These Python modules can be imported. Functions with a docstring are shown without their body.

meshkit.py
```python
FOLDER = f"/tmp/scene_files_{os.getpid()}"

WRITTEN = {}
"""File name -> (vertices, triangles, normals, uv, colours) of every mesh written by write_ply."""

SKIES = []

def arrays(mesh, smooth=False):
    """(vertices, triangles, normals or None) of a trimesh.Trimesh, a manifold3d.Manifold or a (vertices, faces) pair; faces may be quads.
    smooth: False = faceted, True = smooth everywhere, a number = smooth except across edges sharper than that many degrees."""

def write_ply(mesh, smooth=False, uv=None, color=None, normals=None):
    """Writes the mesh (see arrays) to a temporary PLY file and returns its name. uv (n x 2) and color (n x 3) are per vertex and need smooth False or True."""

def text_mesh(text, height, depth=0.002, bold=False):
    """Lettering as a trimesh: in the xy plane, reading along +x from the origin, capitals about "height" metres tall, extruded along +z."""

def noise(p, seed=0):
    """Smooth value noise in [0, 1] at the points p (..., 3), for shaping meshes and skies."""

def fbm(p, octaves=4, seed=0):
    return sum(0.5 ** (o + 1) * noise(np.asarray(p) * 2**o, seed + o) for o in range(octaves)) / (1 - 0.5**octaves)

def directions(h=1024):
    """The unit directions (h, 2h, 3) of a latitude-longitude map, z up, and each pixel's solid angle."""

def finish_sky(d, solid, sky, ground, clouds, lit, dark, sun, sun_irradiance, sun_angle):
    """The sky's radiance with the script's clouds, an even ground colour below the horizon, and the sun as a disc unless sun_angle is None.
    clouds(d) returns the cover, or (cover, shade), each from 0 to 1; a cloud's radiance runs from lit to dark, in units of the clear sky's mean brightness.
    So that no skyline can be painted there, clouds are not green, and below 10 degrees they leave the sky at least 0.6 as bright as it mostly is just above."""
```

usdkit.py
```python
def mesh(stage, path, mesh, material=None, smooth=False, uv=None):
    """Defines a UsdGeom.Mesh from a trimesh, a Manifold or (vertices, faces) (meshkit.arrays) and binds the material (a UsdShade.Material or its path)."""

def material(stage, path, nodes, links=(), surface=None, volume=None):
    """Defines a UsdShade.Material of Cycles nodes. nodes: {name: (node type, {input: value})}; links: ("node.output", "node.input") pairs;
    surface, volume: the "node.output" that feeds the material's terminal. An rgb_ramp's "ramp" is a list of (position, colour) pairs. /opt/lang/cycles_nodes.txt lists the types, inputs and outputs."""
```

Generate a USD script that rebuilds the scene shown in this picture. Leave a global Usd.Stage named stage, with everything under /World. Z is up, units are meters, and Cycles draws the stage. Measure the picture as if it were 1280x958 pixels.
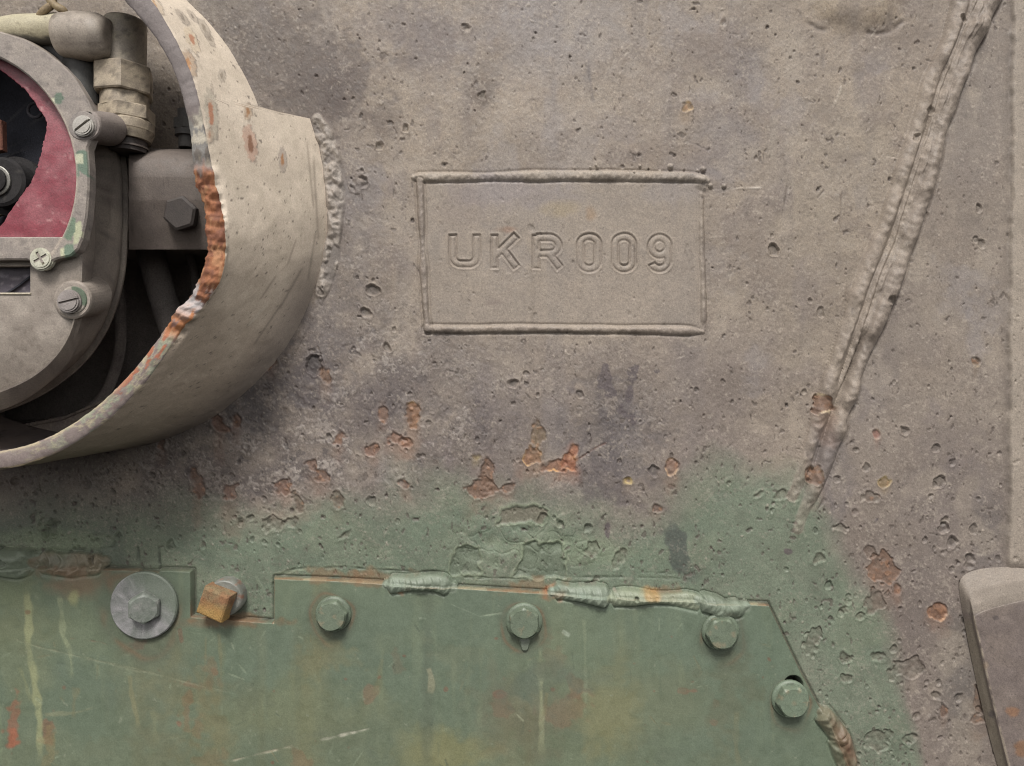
import math
import numpy as np
import trimesh
import manifold3d as m3
import shapely.geometry as sg
import shapely.ops as so
from scipy.ndimage import gaussian_filter
from pxr import Usd, UsdGeom, UsdLux, UsdShade, Gf, Sdf, Vt
import meshkit, usdkit

# ------------------------------------------------------------------ stage, camera, light
stage = Usd.Stage.CreateInMemory()
UsdGeom.SetStageUpAxis(stage, UsdGeom.Tokens.z)
UsdGeom.SetStageMetersPerUnit(stage, 1.0)
world = UsdGeom.Xform.Define(stage, '/World')
stage.SetDefaultPrim(world.GetPrim())
UsdGeom.Scope.Define(stage, '/World/Looks')

U = 0.00065            # metres per unit of the measuring grid laid on the armour (about 0.65 mm)
DC = 925.0             # distance of the camera from the armour, in the same unit
CX, CY = 640.0, 479.0

cam = UsdGeom.Camera.Define(stage, '/World/camera')
cam.AddTranslateOp().Set(Gf.Vec3d(0, -DC * U, 0))
cam.AddRotateXYZOp().Set(Gf.Vec3f(90, 0, 0))
cam.CreateHorizontalApertureAttr(36.0)
cam.CreateVerticalApertureAttr(36.0 * 958 / 1280)
cam.CreateFocalLengthAttr(36.0 * DC / 1280)
cam.CreateClippingRangeAttr(Gf.Vec2f(0.01, 1000))
EXPOSURE = 1.42
cam.CreateExposureAttr(EXPOSURE)

SUN_EL, SUN_AZ = math.radians(52), math.radians(185)     # azimuth = atan2(x, y) of the direction towards the light
SUN_I, SKY_S = 0.36, 0.07
sd = np.array([math.cos(SUN_EL) * math.sin(SUN_AZ), math.cos(SUN_EL) * math.cos(SUN_AZ), math.sin(SUN_EL)])
sun = UsdLux.DistantLight.Define(stage, '/World/sun')
sun.CreateIntensityAttr(SUN_I)
sun.CreateAngleAttr(15.0)
sun.CreateNormalizeAttr(True)
sun.CreateColorAttr(Gf.Vec3f(1.0, 0.965, 0.92))
rot = Gf.Rotation(Gf.Vec3d(0, 0, 1), Gf.Vec3d(*map(float, sd)))
sun.AddTransformOp().Set(Gf.Matrix4d().SetRotate(rot))
sky = UsdLux.DomeLight.Define(stage, '/World/sky')
sky_m = usdkit.material(stage, '/World/Looks/overcast_sky', {
    's': ('sky_texture', {'sky_type': 'single_scattering', 'sun_disc': False, 'sun_elevation': SUN_EL, 'sun_rotation': SUN_AZ, 'aerosol_density': 3.0}),
    'h': ('hsv', {'saturation': 0.12}),
    't': ('mix_color', {'blend_type': 'multiply', 'fac': 1.0, 'b': (1.0, 0.975, 0.95), 'use_clamp': False}),
    'b': ('background_shader', {'strength': SKY_S})},
    [('s.color', 'h.color'), ('h.color', 't.a'), ('t.result', 'b.color')], surface='b.background')
UsdShade.MaterialBindingAPI.Apply(sky.GetPrim()).Bind(sky_m)
sky.GetPrim().SetCustomDataByKey('label', 'pale grey overcast sky lighting the armour from above')
sky.GetPrim().SetCustomDataByKey('category', 'sky')
sky.GetPrim().SetCustomDataByKey('kind', 'structure')

# ------------------------------------------------------------------ helpers
AL = 0.72
def lin(c, k=AL):
    c = np.asarray(c, float) / 255.0
    return np.where(c <= 0.04045, c / 12.92, ((c + 0.055) / 1.055) ** 2.4) * k

def at(x, y, d=0.0):
    """grid position (X, Y) of what is seen at (x, y) when it stands d off the armour"""
    s = 1 - d / DC
    return CX + (np.asarray(x, float) - CX) * s, CY + (np.asarray(y, float) - CY) * s

def W(X, Y, d):
    return np.stack([(np.asarray(X, float) - CX) * U, -np.asarray(d, float) * U * np.ones_like(np.asarray(X, float)), (CY - np.asarray(Y, float)) * U], -1)

def seen(v):
    """the inverse of at(): where a world point lies on the measuring grid as sighted from the front"""
    d = -v[:, 1] / U
    s = 1 - d / DC
    return CX + v[:, 0] / U / s, CY - v[:, 2] / U / s

USED = {}
def numbered(parent, name):
    k = (parent, name)
    n = USED.get(k, 0)
    USED[k] = n + 1
    return f'{parent}/{name}' + (f'_{n:03d}' if n else '')

def tag(p, label=None, cat=None, group=None, kind=None):
    for k, v in (('label', label), ('category', cat), ('group', group), ('kind', kind)):
        if v:
            p.SetCustomDataByKey(k, v)

def thing(name, label, cat, loc=None, group=None, kind=None):
    path = numbered('/World', name)
    x = UsdGeom.Xform.Define(stage, path)
    if loc is not None:
        x.AddTranslateOp().Set(Gf.Vec3d(*map(float, loc)))
    tag(x.GetPrim(), label, cat, group, kind)
    x.base = np.array(loc if loc is not None else (0, 0, 0), float)
    ORIG[path] = x.base
    return path
ORIG = {}

def put_raw(parent, name, v, f, n, c, mat, label=None, kind=None):
    path = numbered(parent, name)
    top = '/'.join(parent.split('/')[:3])
    v = v - ORIG.get(top, np.zeros(3))
    m = UsdGeom.Mesh.Define(stage, path)
    m.CreatePointsAttr(Vt.Vec3fArray.FromNumpy(np.ascontiguousarray(v, np.float32)))
    m.CreateFaceVertexCountsAttr(Vt.IntArray.FromNumpy(np.full(len(f), f.shape[1], np.int32)))
    m.CreateFaceVertexIndicesAttr(Vt.IntArray.FromNumpy(np.ascontiguousarray(f, np.int32).ravel()))
    m.CreateSubdivisionSchemeAttr('none')
    if n is not None:
        m.CreateNormalsAttr(Vt.Vec3fArray.FromNumpy(np.ascontiguousarray(n, np.float32)))
        m.SetNormalsInterpolation('vertex')
    if c is not None:
        UsdGeom.PrimvarsAPI(m).CreatePrimvar('Cd', Sdf.ValueTypeNames.Color3fArray, 'vertex').Set(Vt.Vec3fArray.FromNumpy(np.ascontiguousarray(c, np.float32)))
    UsdShade.MaterialBindingAPI.Apply(m.GetPrim()).Bind(mat)
    if label or kind:
        tag(m.GetPrim(), label, kind=kind)
    return path

def creased(mesh, deg):
    """vertices, faces and normals, smooth except across edges sharper than deg degrees"""
    if deg >= 180:
        return meshkit.arrays(mesh, True)
    mesh.merge_vertices(merge_norm=True, merge_tex=True)
    v, f = np.asarray(mesh.vertices), np.asarray(mesh.faces)
    fn = np.cross(v[f[:, 1]] - v[f[:, 0]], v[f[:, 2]] - v[f[:, 0]])
    ar = np.linalg.norm(fn, axis=1); ok = ar > 1e-16
    f, fn, ar = f[ok], fn[ok], ar[ok]; un = fn / ar[:, None]
    nf = len(f); cv = f.ravel(); order = np.argsort(cv, kind='stable'); cnt = np.bincount(cv, minlength=len(v)); start = np.r_[0, np.cumsum(cnt)[:-1]]
    face_of = order // 3
    c = np.arange(nf * 3); rep_ = cnt[cv]
    a = np.repeat(c, rep_); off = np.arange(len(a)) - np.repeat(np.cumsum(rep_) - rep_, rep_)
    b = face_of[np.repeat(start[cv], rep_) + off]
    k = np.einsum('ij,ij->i', un[a // 3], un[b]) > math.cos(math.radians(deg))
    n = np.stack([np.bincount(a[k], fn[b[k], q], minlength=nf * 3) for q in range(3)], 1)
    n /= np.maximum(np.linalg.norm(n, axis=1, keepdims=True), 1e-20)
    qn = np.round(n * 50).astype(np.int64) + 64
    key = ((cv.astype(np.int64) * 128 + qn[:, 0]) * 128 + qn[:, 1]) * 128 + qn[:, 2]
    _, first, inv = np.unique(key, return_index=True, return_inverse=True)
    return v[cv[first]], inv.reshape(-1, 3), n[first]

def put(parent, name, mesh, col, mat, smooth=35, label=None, size=None):
    if hasattr(mesh, 'to_mesh'):
        q = mesh.to_mesh()
        mesh = trimesh.Trimesh(q.vert_properties[:, :3], q.tri_verts, process=False)
    elif isinstance(mesh, tuple):
        v, f = np.asarray(mesh[0], float), np.asarray(mesh[1], int)
        if f.shape[1] == 4:
            f = np.vstack([f[:, [0, 1, 2]], f[:, [0, 2, 3]]])
        mesh = trimesh.Trimesh(v, f, process=False)
    if size:
        v, f = trimesh.remesh.subdivide_to_size(mesh.vertices, mesh.faces, size, max_iter=12)
        mesh = trimesh.Trimesh(v, f, process=True)
    v, f, n = creased(mesh, 180 if smooth is True else smooth)
    c = col(v) if callable(col) else np.tile(lin(col), (len(v), 1))
    return put_raw(parent, name, v, f, n, np.clip(c, 0.003, 0.95), mat, label)

def surface(path, rough=0.75, metal=0.0, grain=0.25, bump=0.35, spec=0.35, scale=900.0, speck=0.12):
    """weathered surface: painted colour from the mesh, broken up by two noises, with fine relief"""
    return usdkit.material(stage, '/World/Looks/' + path, {
        'a': ('attribute', {'attribute': 'Cd'}),
        'g': ('geometry', {}),
        'n1': ('noise_texture', {'scale': scale, 'detail': 4.0, 'roughness': 0.65}),
        'n2': ('noise_texture', {'scale': scale * 0.12, 'detail': 3.0, 'roughness': 0.6}),
        'r1': ('map_range', {'from_min': 0.3, 'from_max': 0.7, 'to_min': 1 - grain, 'to_max': 1 + grain * 0.9}),
        'r2': ('map_range', {'from_min': 0.3, 'from_max': 0.7, 'to_min': 1 - grain * 0.35, 'to_max': 1 + grain * 0.35}),
        'n3': ('noise_texture', {'scale': scale * .62, 'detail': 2.0, 'roughness': 0.6}),
        's1': ('map_range', {'from_min': .645, 'from_max': .70, 'to_min': 1.0, 'to_max': 1 - speck, 'clamp': True}),
        's2': ('map_range', {'from_min': .30, 'from_max': .355, 'to_min': 1 + speck * .7, 'to_max': 1.0, 'clamp': True}),
        'ms': ('math', {'math_type': 'multiply'}),
        'm0': ('math', {'math_type': 'multiply'}),
        'mm': ('math', {'math_type': 'multiply'}),
        'cc': ('combine_color', {}),
        'mx': ('mix_color', {'blend_type': 'multiply', 'fac': 1.0, 'use_clamp': False}),
        'rr': ('map_range', {'from_min': 0.3, 'from_max': 0.7, 'to_min': rough - 0.1, 'to_max': min(1.0, rough + 0.12)}),
        'b': ('bump', {'strength': bump, 'distance': 0.0006}),
        'p': ('principled_bsdf', {'metallic': metal, 'specular_ior_level': spec})},
        [('g.position', 'n1.vector'), ('g.position', 'n2.vector'), ('n1.fac', 'r1.value'), ('n2.fac', 'r2.value'),
         ('r1.result', 'm0.value1'), ('r2.result', 'm0.value2'), ('g.position', 'n3.vector'), ('n3.fac', 's1.value'), ('n3.fac', 's2.value'), ('s1.result', 'ms.value1'), ('s2.result', 'ms.value2'), ('m0.value', 'mm.value1'), ('ms.value', 'mm.value2'), ('mm.value', 'cc.r'), ('mm.value', 'cc.g'), ('mm.value', 'cc.b'),
         ('a.color', 'mx.a'), ('cc.color', 'mx.b'), ('mx.result', 'p.base_color'), ('n2.fac', 'rr.value'), ('rr.result', 'p.roughness'),
         ('n1.fac', 'b.height'), ('b.normal', 'p.normal')], surface='p.BSDF')

M_hull = surface('dusty_armour_paint', 0.66, spec=0.5, grain=0.26, bump=0.22, speck=0.30)
M_green = surface('green_plate_paint', 0.58, spec=0.5, grain=0.17, bump=0.2, speck=0.1)
M_guard = surface('dusty_guard_paint', 0.78, grain=0.17, bump=0.3, speck=0.14)
M_lamp = surface('cast_lamp_paint', 0.62, spec=0.45, grain=0.2, bump=0.35, speck=0.25)
M_steel = surface('zinc_steel', 0.42, metal=0.55, grain=0.2, bump=0.25, spec=0.5)
M_dark = surface('sooty_steel', 0.85, grain=0.3, bump=0.4, spec=0.2)
M_red = surface('red_dusty_plastic', 0.45, grain=0.3, bump=0.3, spec=0.5, speck=0.25)
M_rust = surface('bare_rust', 0.88, grain=0.35, bump=0.8, spec=0.2)
M_bolt = surface('painted_bolt', 0.5, spec=0.5, grain=0.2, bump=0.3, speck=0.2)

# ------------------------------------------------------------------ the armour: relief and paint on one fine measuring grid
rng = np.random.default_rng(7)
G = 1.1
X0, X1, Y0, Y1 = -45.0, 1325.0, -45.0, 1003.0
gx = np.arange(X0, X1 + .1, G); gy = np.arange(Y0, Y1 + .1, G)
NX, NY = len(gx), len(gy)
XX, YY = np.meshgrid(gx, gy)
H = np.zeros((NY, NX)); C = np.zeros((NY, NX, 3)); LB = np.zeros((NY, NX), np.int16)

def nz(sig, seed, sy=None):
    r = np.random.default_rng(seed).standard_normal((NY, NX)).astype(np.float32)
    k = 1.25 / G
    a = gaussian_filter(r, ((sig if sy is None else sy) * k, sig * k), mode='reflect')
    return a / a.std()

n1, n2, n4, n8, n20, n60 = nz(0.8, 1), nz(1.7, 2), nz(3.4, 3), nz(7, 4), nz(17, 5), nz(50, 6)
v12 = nz(2.2, 7, 16); v40 = nz(6, 8, 45); m3n = nz(2.4, 9); m2n = nz(1.3, 10); n12 = nz(11, 11)

def sstep(a, b, x):
    t = np.clip((x - a) / (b - a), 0, 1)
    return t * t * (3 - 2 * t)

def win(x0, x1, y0, y1, pad=0):
    j0, j1 = int(max(0, (x0 - pad - X0) / G)), int(min(NX, (x1 + pad - X0) / G + 2))
    i0, i1 = int(max(0, (y0 - pad - Y0) / G)), int(min(NY, (y1 + pad - Y0) / G + 2))
    return np.s_[i0:i1, j0:j1]

def mixc(w, a, col):
    """paint over: w window, a coverage there, col colour"""
    C[w] += (lin(col) - C[w]) * a[..., None]

def poly_sd(w, pts):
    """signed distance to a polygon, negative inside"""
    x, y = XX[w], YY[w]
    P = np.asarray(pts, float); Q = np.roll(P, -1, 0)
    best = np.full(x.shape, 1e9); inside = np.zeros(x.shape, bool)
    for (ax, ay), (bx, by) in zip(P, Q):
        dx, dy = bx - ax, by - ay
        t = np.clip(((x - ax) * dx + (y - ay) * dy) / max(dx * dx + dy * dy, 1e-9), 0, 1)
        best = np.minimum(best, (x - ax - t * dx) ** 2 + (y - ay - t * dy) ** 2)
        if ay != by:
            inside ^= ((ay > y) != (by > y)) & (x < (bx - ax) * (y - ay) / (by - ay) + ax)
    d = np.sqrt(best)
    return np.where(inside, -d, d)

def line_sd(w, pts):
    """distance to a polyline, signed side offset and length along it"""
    x, y = XX[w], YY[w]
    P = np.asarray(pts, float)
    best = np.full(x.shape, 1e9); s = np.zeros(x.shape); side = np.zeros(x.shape); L = 0.0
    for (ax, ay), (bx, by) in zip(P[:-1], P[1:]):
        dx, dy = bx - ax, by - ay; l = math.hypot(dx, dy)
        t = np.clip(((x - ax) * dx + (y - ay) * dy) / (l * l), 0, 1)
        d = np.hypot(x - ax - t * dx, y - ay - t * dy)
        k = d < best
        best = np.where(k, d, best); s = np.where(k, L + t * l, s)
        side = np.where(k, ((x - ax) * dy - (y - ay) * dx) / l, side)
        L += l
    return best, side, s, L

def fine(pts, step=6):
    P = np.asarray(pts, float)
    t = np.r_[0, np.cumsum(np.hypot(*np.diff(P, axis=0).T))]
    u = np.linspace(0, t[-1], max(3, int(t[-1] / step)))
    from scipy.interpolate import PchipInterpolator
    return np.stack([PchipInterpolator(t, P[:, k])(u) for k in (0, 1)], 1)

# --- ground colours
brown, brown2, dusk, pale = (138, 126, 114), (151, 138, 123), (112, 101, 97), (164, 153, 140)
C[:] = lin(brown)
A = np.s_[:, :]
mixc(A, sstep(-0.6, 1.4, n60 + .5 * n20) * 0.8, brown2)
mixc(A, sstep(0.2, 1.8, -n60 * .6 + n20 * .7 + n8 * .3) * 0.55, (122, 111, 106))
mixc(A, sstep(0.3, 2.2, v40) * 0.30, (126, 119, 118))
mixc(A, sstep(0.5, 2.0, n12 + .4 * n4) * 0.30, (158, 144, 126))
mixc(A, sstep(0.8, 2.4, n8 + .5 * n2) * 0.30, (118, 106, 98))
# right of the weld seam: a little darker and flatter paint
seamx = np.interp(YY, [-80, 0, 100, 180, 300, 450, 550, 640, 760, 1040], [1262, 1235, 1195, 1168, 1124, 1075, 1040, 1010, 970, 960])
right = sstep(-10, 14, XX - seamx)
mixc(A, right * 0.5, (128, 118, 110))
mixc(A, right * sstep(420, 720, YY) * 0.55, (112, 102, 97))
# lower middle, mottled dark and with light flecks
low = sstep(330, 470, YY + 18 * n20) * sstep(1010, 900, XX)
mixc(A, low * 0.45, (124, 113, 107))
spot = lambda x, y, rx, ry: np.exp(-((XX - x) / rx) ** 2 - ((YY - y) / ry) ** 2)
dirty = np.clip(spot(360, 540, 130, 75) + spot(470, 470, 90, 80) + .7 * spot(440, 290, 40, 90) + .8 * spot(230, 600, 180, 40) + .6 * spot(560, 560, 90, 60) + .6 * spot(770, 540, 60, 60) + .35 * spot(660, 500, 200, 90), 0, 1)
mixc(A, np.clip(dirty * (0.62 + .3 * n12 + .25 * n8), 0, .9), (96, 88, 86))
mixc(A, dirty * sstep(.7, 1.3, m2n * .8 + .6 * n8 + .3 * n12) * 0.75, (160, 151, 143))
mixc(A, dirty * sstep(.9, 1.5, m3n * .7 + n2 * .4 - .3 * n8) * 0.65, (70, 64, 65))
H += -0.5 * dirty * (sstep(.4, 1.4, m3n) - sstep(1.0, 1.9, m2n))

def stain_shade(x, y, rx, ry, col, a, ang=0, brk=0.35, soft=1.0):
    w = win(x - 2.6 * max(rx, ry), x + 2.6 * max(rx, ry), y - 2.6 * max(rx, ry), y + 2.6 * max(rx, ry))
    c, s = math.cos(math.radians(ang)), math.sin(math.radians(ang))
    dx, dy = XX[w] - x, YY[w] - y
    u, v = (dx * c + dy * s) / rx, (-dx * s + dy * c) / ry
    q = np.sqrt(u * u + v * v) + brk * (n8[w] * .35 + n4[w] * .25 + n2[w] * .2)
    mixc(w, a * sstep(1 + .5 * soft, 1 - .6 * soft, q), col)

for p in [(410, 115, 45, 65, (84, 73, 69), .9), (330, 60, 60, 60, (98, 87, 80), .8), (300, 20, 50, 60, (94, 84, 77), .75), (545, 52, 42, 36, (108, 98, 97), .7), (500, 30, 60, 25, (118, 108, 104), .5),
          (600, 112, 22, 26, (86, 74, 66), .95), (480, 150, 28, 22, (100, 88, 80), .7), (735, 95, 5, 28, (104, 98, 97), .55), (700, 40, 90, 60, (136, 130, 128), .6),
          (935, 85, 26, 40, (118, 111, 110), .55), (905, 180, 40, 40, (122, 115, 114), .6), (880, 215, 40, 24, (120, 112, 111), .5), (835, 190, 70, 16, (122, 108, 97), .5),
          (700, 180, 45, 40, (132, 126, 125), .45), (660, 250, 50, 40, (130, 123, 122), .35), (445, 260, 30, 60, (114, 107, 106), .6), (600, 520, 14, 55, (96, 88, 87), .65), (640, 500, 12, 45, (104, 95, 94), .4),
          (770, 545, 32, 52, (96, 89, 88), .7), (700, 545, 30, 30, (108, 100, 99), .5), (560, 590, 60, 30, (114, 104, 101), .4), (740, 600, 80, 28, (112, 103, 100), .5),
          (1045, 610, 20, 50, (102, 95, 94), .7), (1090, 470, 26, 50, (112, 104, 103), .5), (1220, 140, 40, 110, (124, 115, 108), .5), (1180, 600, 60, 80, (114, 104, 100), .5),
          (1235, 660, 20, 60, (98, 92, 91), .5), (1150, 760, 40, 60, (106, 96, 91), .5), (1110, 820, 45, 60, (108, 98, 92), .35), (1205, 850, 30, 90, (96, 92, 88), .55),
          (1075, 10, 60, 28, (160, 144, 122), .5), (1130, 60, 70, 34, (120, 108, 99), .5), (700, 130, 140, 60, (150, 138, 126), .25), (1000, 330, 70, 110, (146, 134, 118), .35), (1060, 200, 60, 80, (148, 137, 122), .4)]:
    stain_shade(*p)
mot = n20 * .55 + n12 * .5 + n8 * .45 + n4 * .25
mixc(A, sstep(.35, 1.6, mot + .35 * n60) * .42 * (1 - .4 * right), (113, 101, 93)); mixc(A, sstep(.4, 1.7, -mot + .3 * v40) * .38, (161, 149, 134)); mixc(A, sstep(.8, 2.2, v40 * .8 + v12 * .5) * .30, (116, 106, 99))
for x, y in rng.uniform([300, 0], [1250, 640], (110, 2)):
    stain_shade(x, y, rng.uniform(6, 28), rng.uniform(8, 38), [(120, 110, 107), (154, 143, 130), (112, 101, 93), (134, 127, 125)][rng.integers(4)], rng.uniform(.2, .5), brk=.7)

# --- green camouflage along the foot of the armour
gb = np.interp(XX, [-90, 0, 150, 250, 330, 420, 520, 600, 680, 760, 820, 870, 910, 960, 1000, 1030, 1060, 1090, 1120, 1150, 1180, 1370],
               [636, 632, 640, 646, 640, 628, 618, 622, 636, 658, 658, 622, 590, 574, 598, 650, 715, 770, 840, 930, 1060, 1600])
gw = 44 + 6 * n20
green = sstep(-1, 1, (YY - gb + 9 * n20 + 2 * n8 + 1.5 * n2) / gw)
green = np.clip(green + .06 * sstep(-2.3, -.6, (YY - gb) / 34) * (n4 * .6 + n20), 0, 1)
gcol = lin((102, 117, 98)) + 0 * C
gcol += (lin((110, 121, 103)) - gcol) * (sstep(820, 960, XX) * .8)[..., None]
gcol += (lin((94, 105, 90)) - gcol) * np.clip(sstep(330, 120, XX) * .9 + .3 * n20, 0, 1)[..., None]
gcol += (lin((120, 130, 108)) - gcol) * np.clip(sstep(.2, 1.8, n20 + .5 * n8) * .5, 0, 1)[..., None]
gcol += (lin((90, 96, 82)) - gcol) * np.clip(sstep(.5, 2.2, n12 + .4 * n4) * .35, 0, 1)[..., None]
C += (gcol - C) * (green * .93)[..., None]
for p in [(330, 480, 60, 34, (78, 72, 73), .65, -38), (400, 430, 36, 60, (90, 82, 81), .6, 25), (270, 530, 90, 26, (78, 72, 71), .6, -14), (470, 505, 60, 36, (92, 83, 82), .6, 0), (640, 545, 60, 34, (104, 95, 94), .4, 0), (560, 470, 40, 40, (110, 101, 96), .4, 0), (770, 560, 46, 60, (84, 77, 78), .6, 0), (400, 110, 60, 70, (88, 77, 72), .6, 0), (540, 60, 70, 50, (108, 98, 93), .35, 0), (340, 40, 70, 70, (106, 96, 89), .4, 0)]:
    stain_shade(*p, brk=.9, soft=1.3)  # patches under the guard hold its painted shade with dark paint; others are stains
stain_shade(848, 690, 13, 30, (74, 80, 74), .85, ang=-16, brk=.25, soft=.25)
stain_shade(845, 676, 11, 12, (80, 86, 78), .7, soft=.3)
stain_shade(862, 716, 12, 14, (84, 92, 82), .6, soft=.6)
stain_shade(60, 675, 70, 14, (128, 140, 112), .6)
stain_shade(715, 690, 90, 18, (122, 133, 108), .5)
for p in [(755, 468, 8, 17, 6), (763, 492, 9, 10, -30), (792, 468, 10, 11, 0), (787, 492, 5, 9, 15), (788, 524, 12, 6, 35), (820, 464, 5, 4, 0), (597, 503, 6, 6, 0), (775, 512, 4, 8, 0), (760, 665, 3, 9, 0), (1095, 650, 5, 3, -50), (985, 690, 4, 3, 0)]:
    stain_shade(p[0], p[1], p[2], p[3], (88, 79, 80), .85, ang=p[4], brk=.6, soft=.18)

# --- relief of the rolled and sprayed surface
H += 1.6 * n60 * .6 + .35 * n20 + .12 * n8 + (.07 * n4 + .06 * n2 + .07 * n1) * (1 - .4 * right) * (1 - .35 * green) + .12 * n12
# specks and pits
keep = np.ones_like(H)
dens = .45 + .55 * sstep(380, 560, YY) + .3 * dirty
def specks(noise, thr, depth, col, a, edge=.5):
    t = sstep(thr, thr + edge, noise + .45 * (dens - .6))
    global H
    H -= depth * t
    mixc(A, a * t, col)
specks(m2n * .85 + n4 * .5, 2.0, .7, (84, 74, 68), .65)
specks(m3n * .75 + m2n * .55, 2.45, 1.2, (72, 63, 58), .7)
specks(nz(3.2, 31) * .8 + n2 * .55, 2.6, 1.5, (78, 68, 63), .6)
specks(nz(.8, 32, 2.0), 2.35, .7, (80, 70, 65), .6)
n0 = nz(.55, 61); mixc(A, sstep(.5, 2.2, n0 * .7 + n1 * .6 + .4 * n4) * .36 * (1 - .3 * green), (96, 86, 79)); mixc(A, sstep(.6, 2.3, nz(.6, 62) * .8 - .5 * m2n + .4 * n8) * .34 * (1 - .5 * green), (178, 167, 153))
lt = sstep(2.35, 3.0, nz(1.3, 33)); mixc(A, lt * .45, pale); H += .5 * lt
lt = sstep(2.2, 3.0, nz(1.0, 34)) * (1 - green); mixc(A, lt * .35, (166, 158, 148))

def pit(x, y, r, depth=None, col=None, a=.55):
    w = win(x - 2.4 * r, x + 2.4 * r, y - 2.4 * r, y + 2.4 * r)
    q = np.hypot(XX[w] - x, (YY[w] - y) * .9) / r + .24 * n2[w] + .28 * n4[w] + .12 * n8[w]
    t = sstep(1.15, .55, q)
    H[w] -= (depth if depth is not None else .5 * r) * t
    H[w] += .12 * r * np.exp(-((q - 1.25) / .22) ** 2)
    C[w] *= (1 - a * (.8 if r > 3.5 else 1) * sstep(1.0, .4, q) * (.75 + .25 * np.clip(n2[w], -1, 1)))[..., None]
    if col is not None:
        mixc(w, t, col)

for k in range(310):
    x, y = rng.uniform(280, 1260), rng.uniform(0, 760)
    if rng.random() > .12 + .88 * sstep(330, 560, y):
        continue
    pit(x, y, float(np.clip(rng.lognormal(.45, .42), 1.0, 4.6)), a=rng.uniform(.15, .5))
for k in range(110):
    pit(rng.uniform(980, 1250), rng.uniform(560, 958), float(np.clip(rng.lognormal(.75, .4), 1.4, 5.5)), a=rng.uniform(.2, .5))
for k in range(150):
    pit(rng.uniform(0, 360), rng.uniform(585, 690), float(np.clip(rng.lognormal(.6, .4), 1.2, 5)), a=rng.uniform(.2, .55))
for x, y, r in [(449, 223, 7.5), (467, 363, 6), (459, 391, 5.5), (440, 438, 4), (481, 435, 5), (492, 411, 2.5), (508, 163, 5), (472, 184, 5), (583, 33, 4), (413, 545, 5), (640, 479, 5.5), (310, 560, 4), (725, 495, 3.5), (672, 494, 3),
                (62, 662, 9), (27, 672, 5), (38, 667, 3), (300, 470, 4), (390, 455, 7), (1220, 300, 3), (1222, 262, 4), (1227, 304, 4), (1172, 240, 3), (968, 310, 6), (905, 478, 3), (870, 488, 3), (880, 520, 3), (1012, 376, 4), (1175, 603, 5),
                (1130, 540, 5), (1190, 680, 6), (1170, 560, 4), (1060, 660, 3), (840, 570, 3), (818, 590, 5), (785, 600, 4), (700, 655, 6), (680, 650, 5), (735, 660, 5), (965, 640, 4), (1010, 620, 5), (1180, 660, 6), (1210, 700, 6), (1215, 660, 4)]:
    pit(x, y, r)

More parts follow.
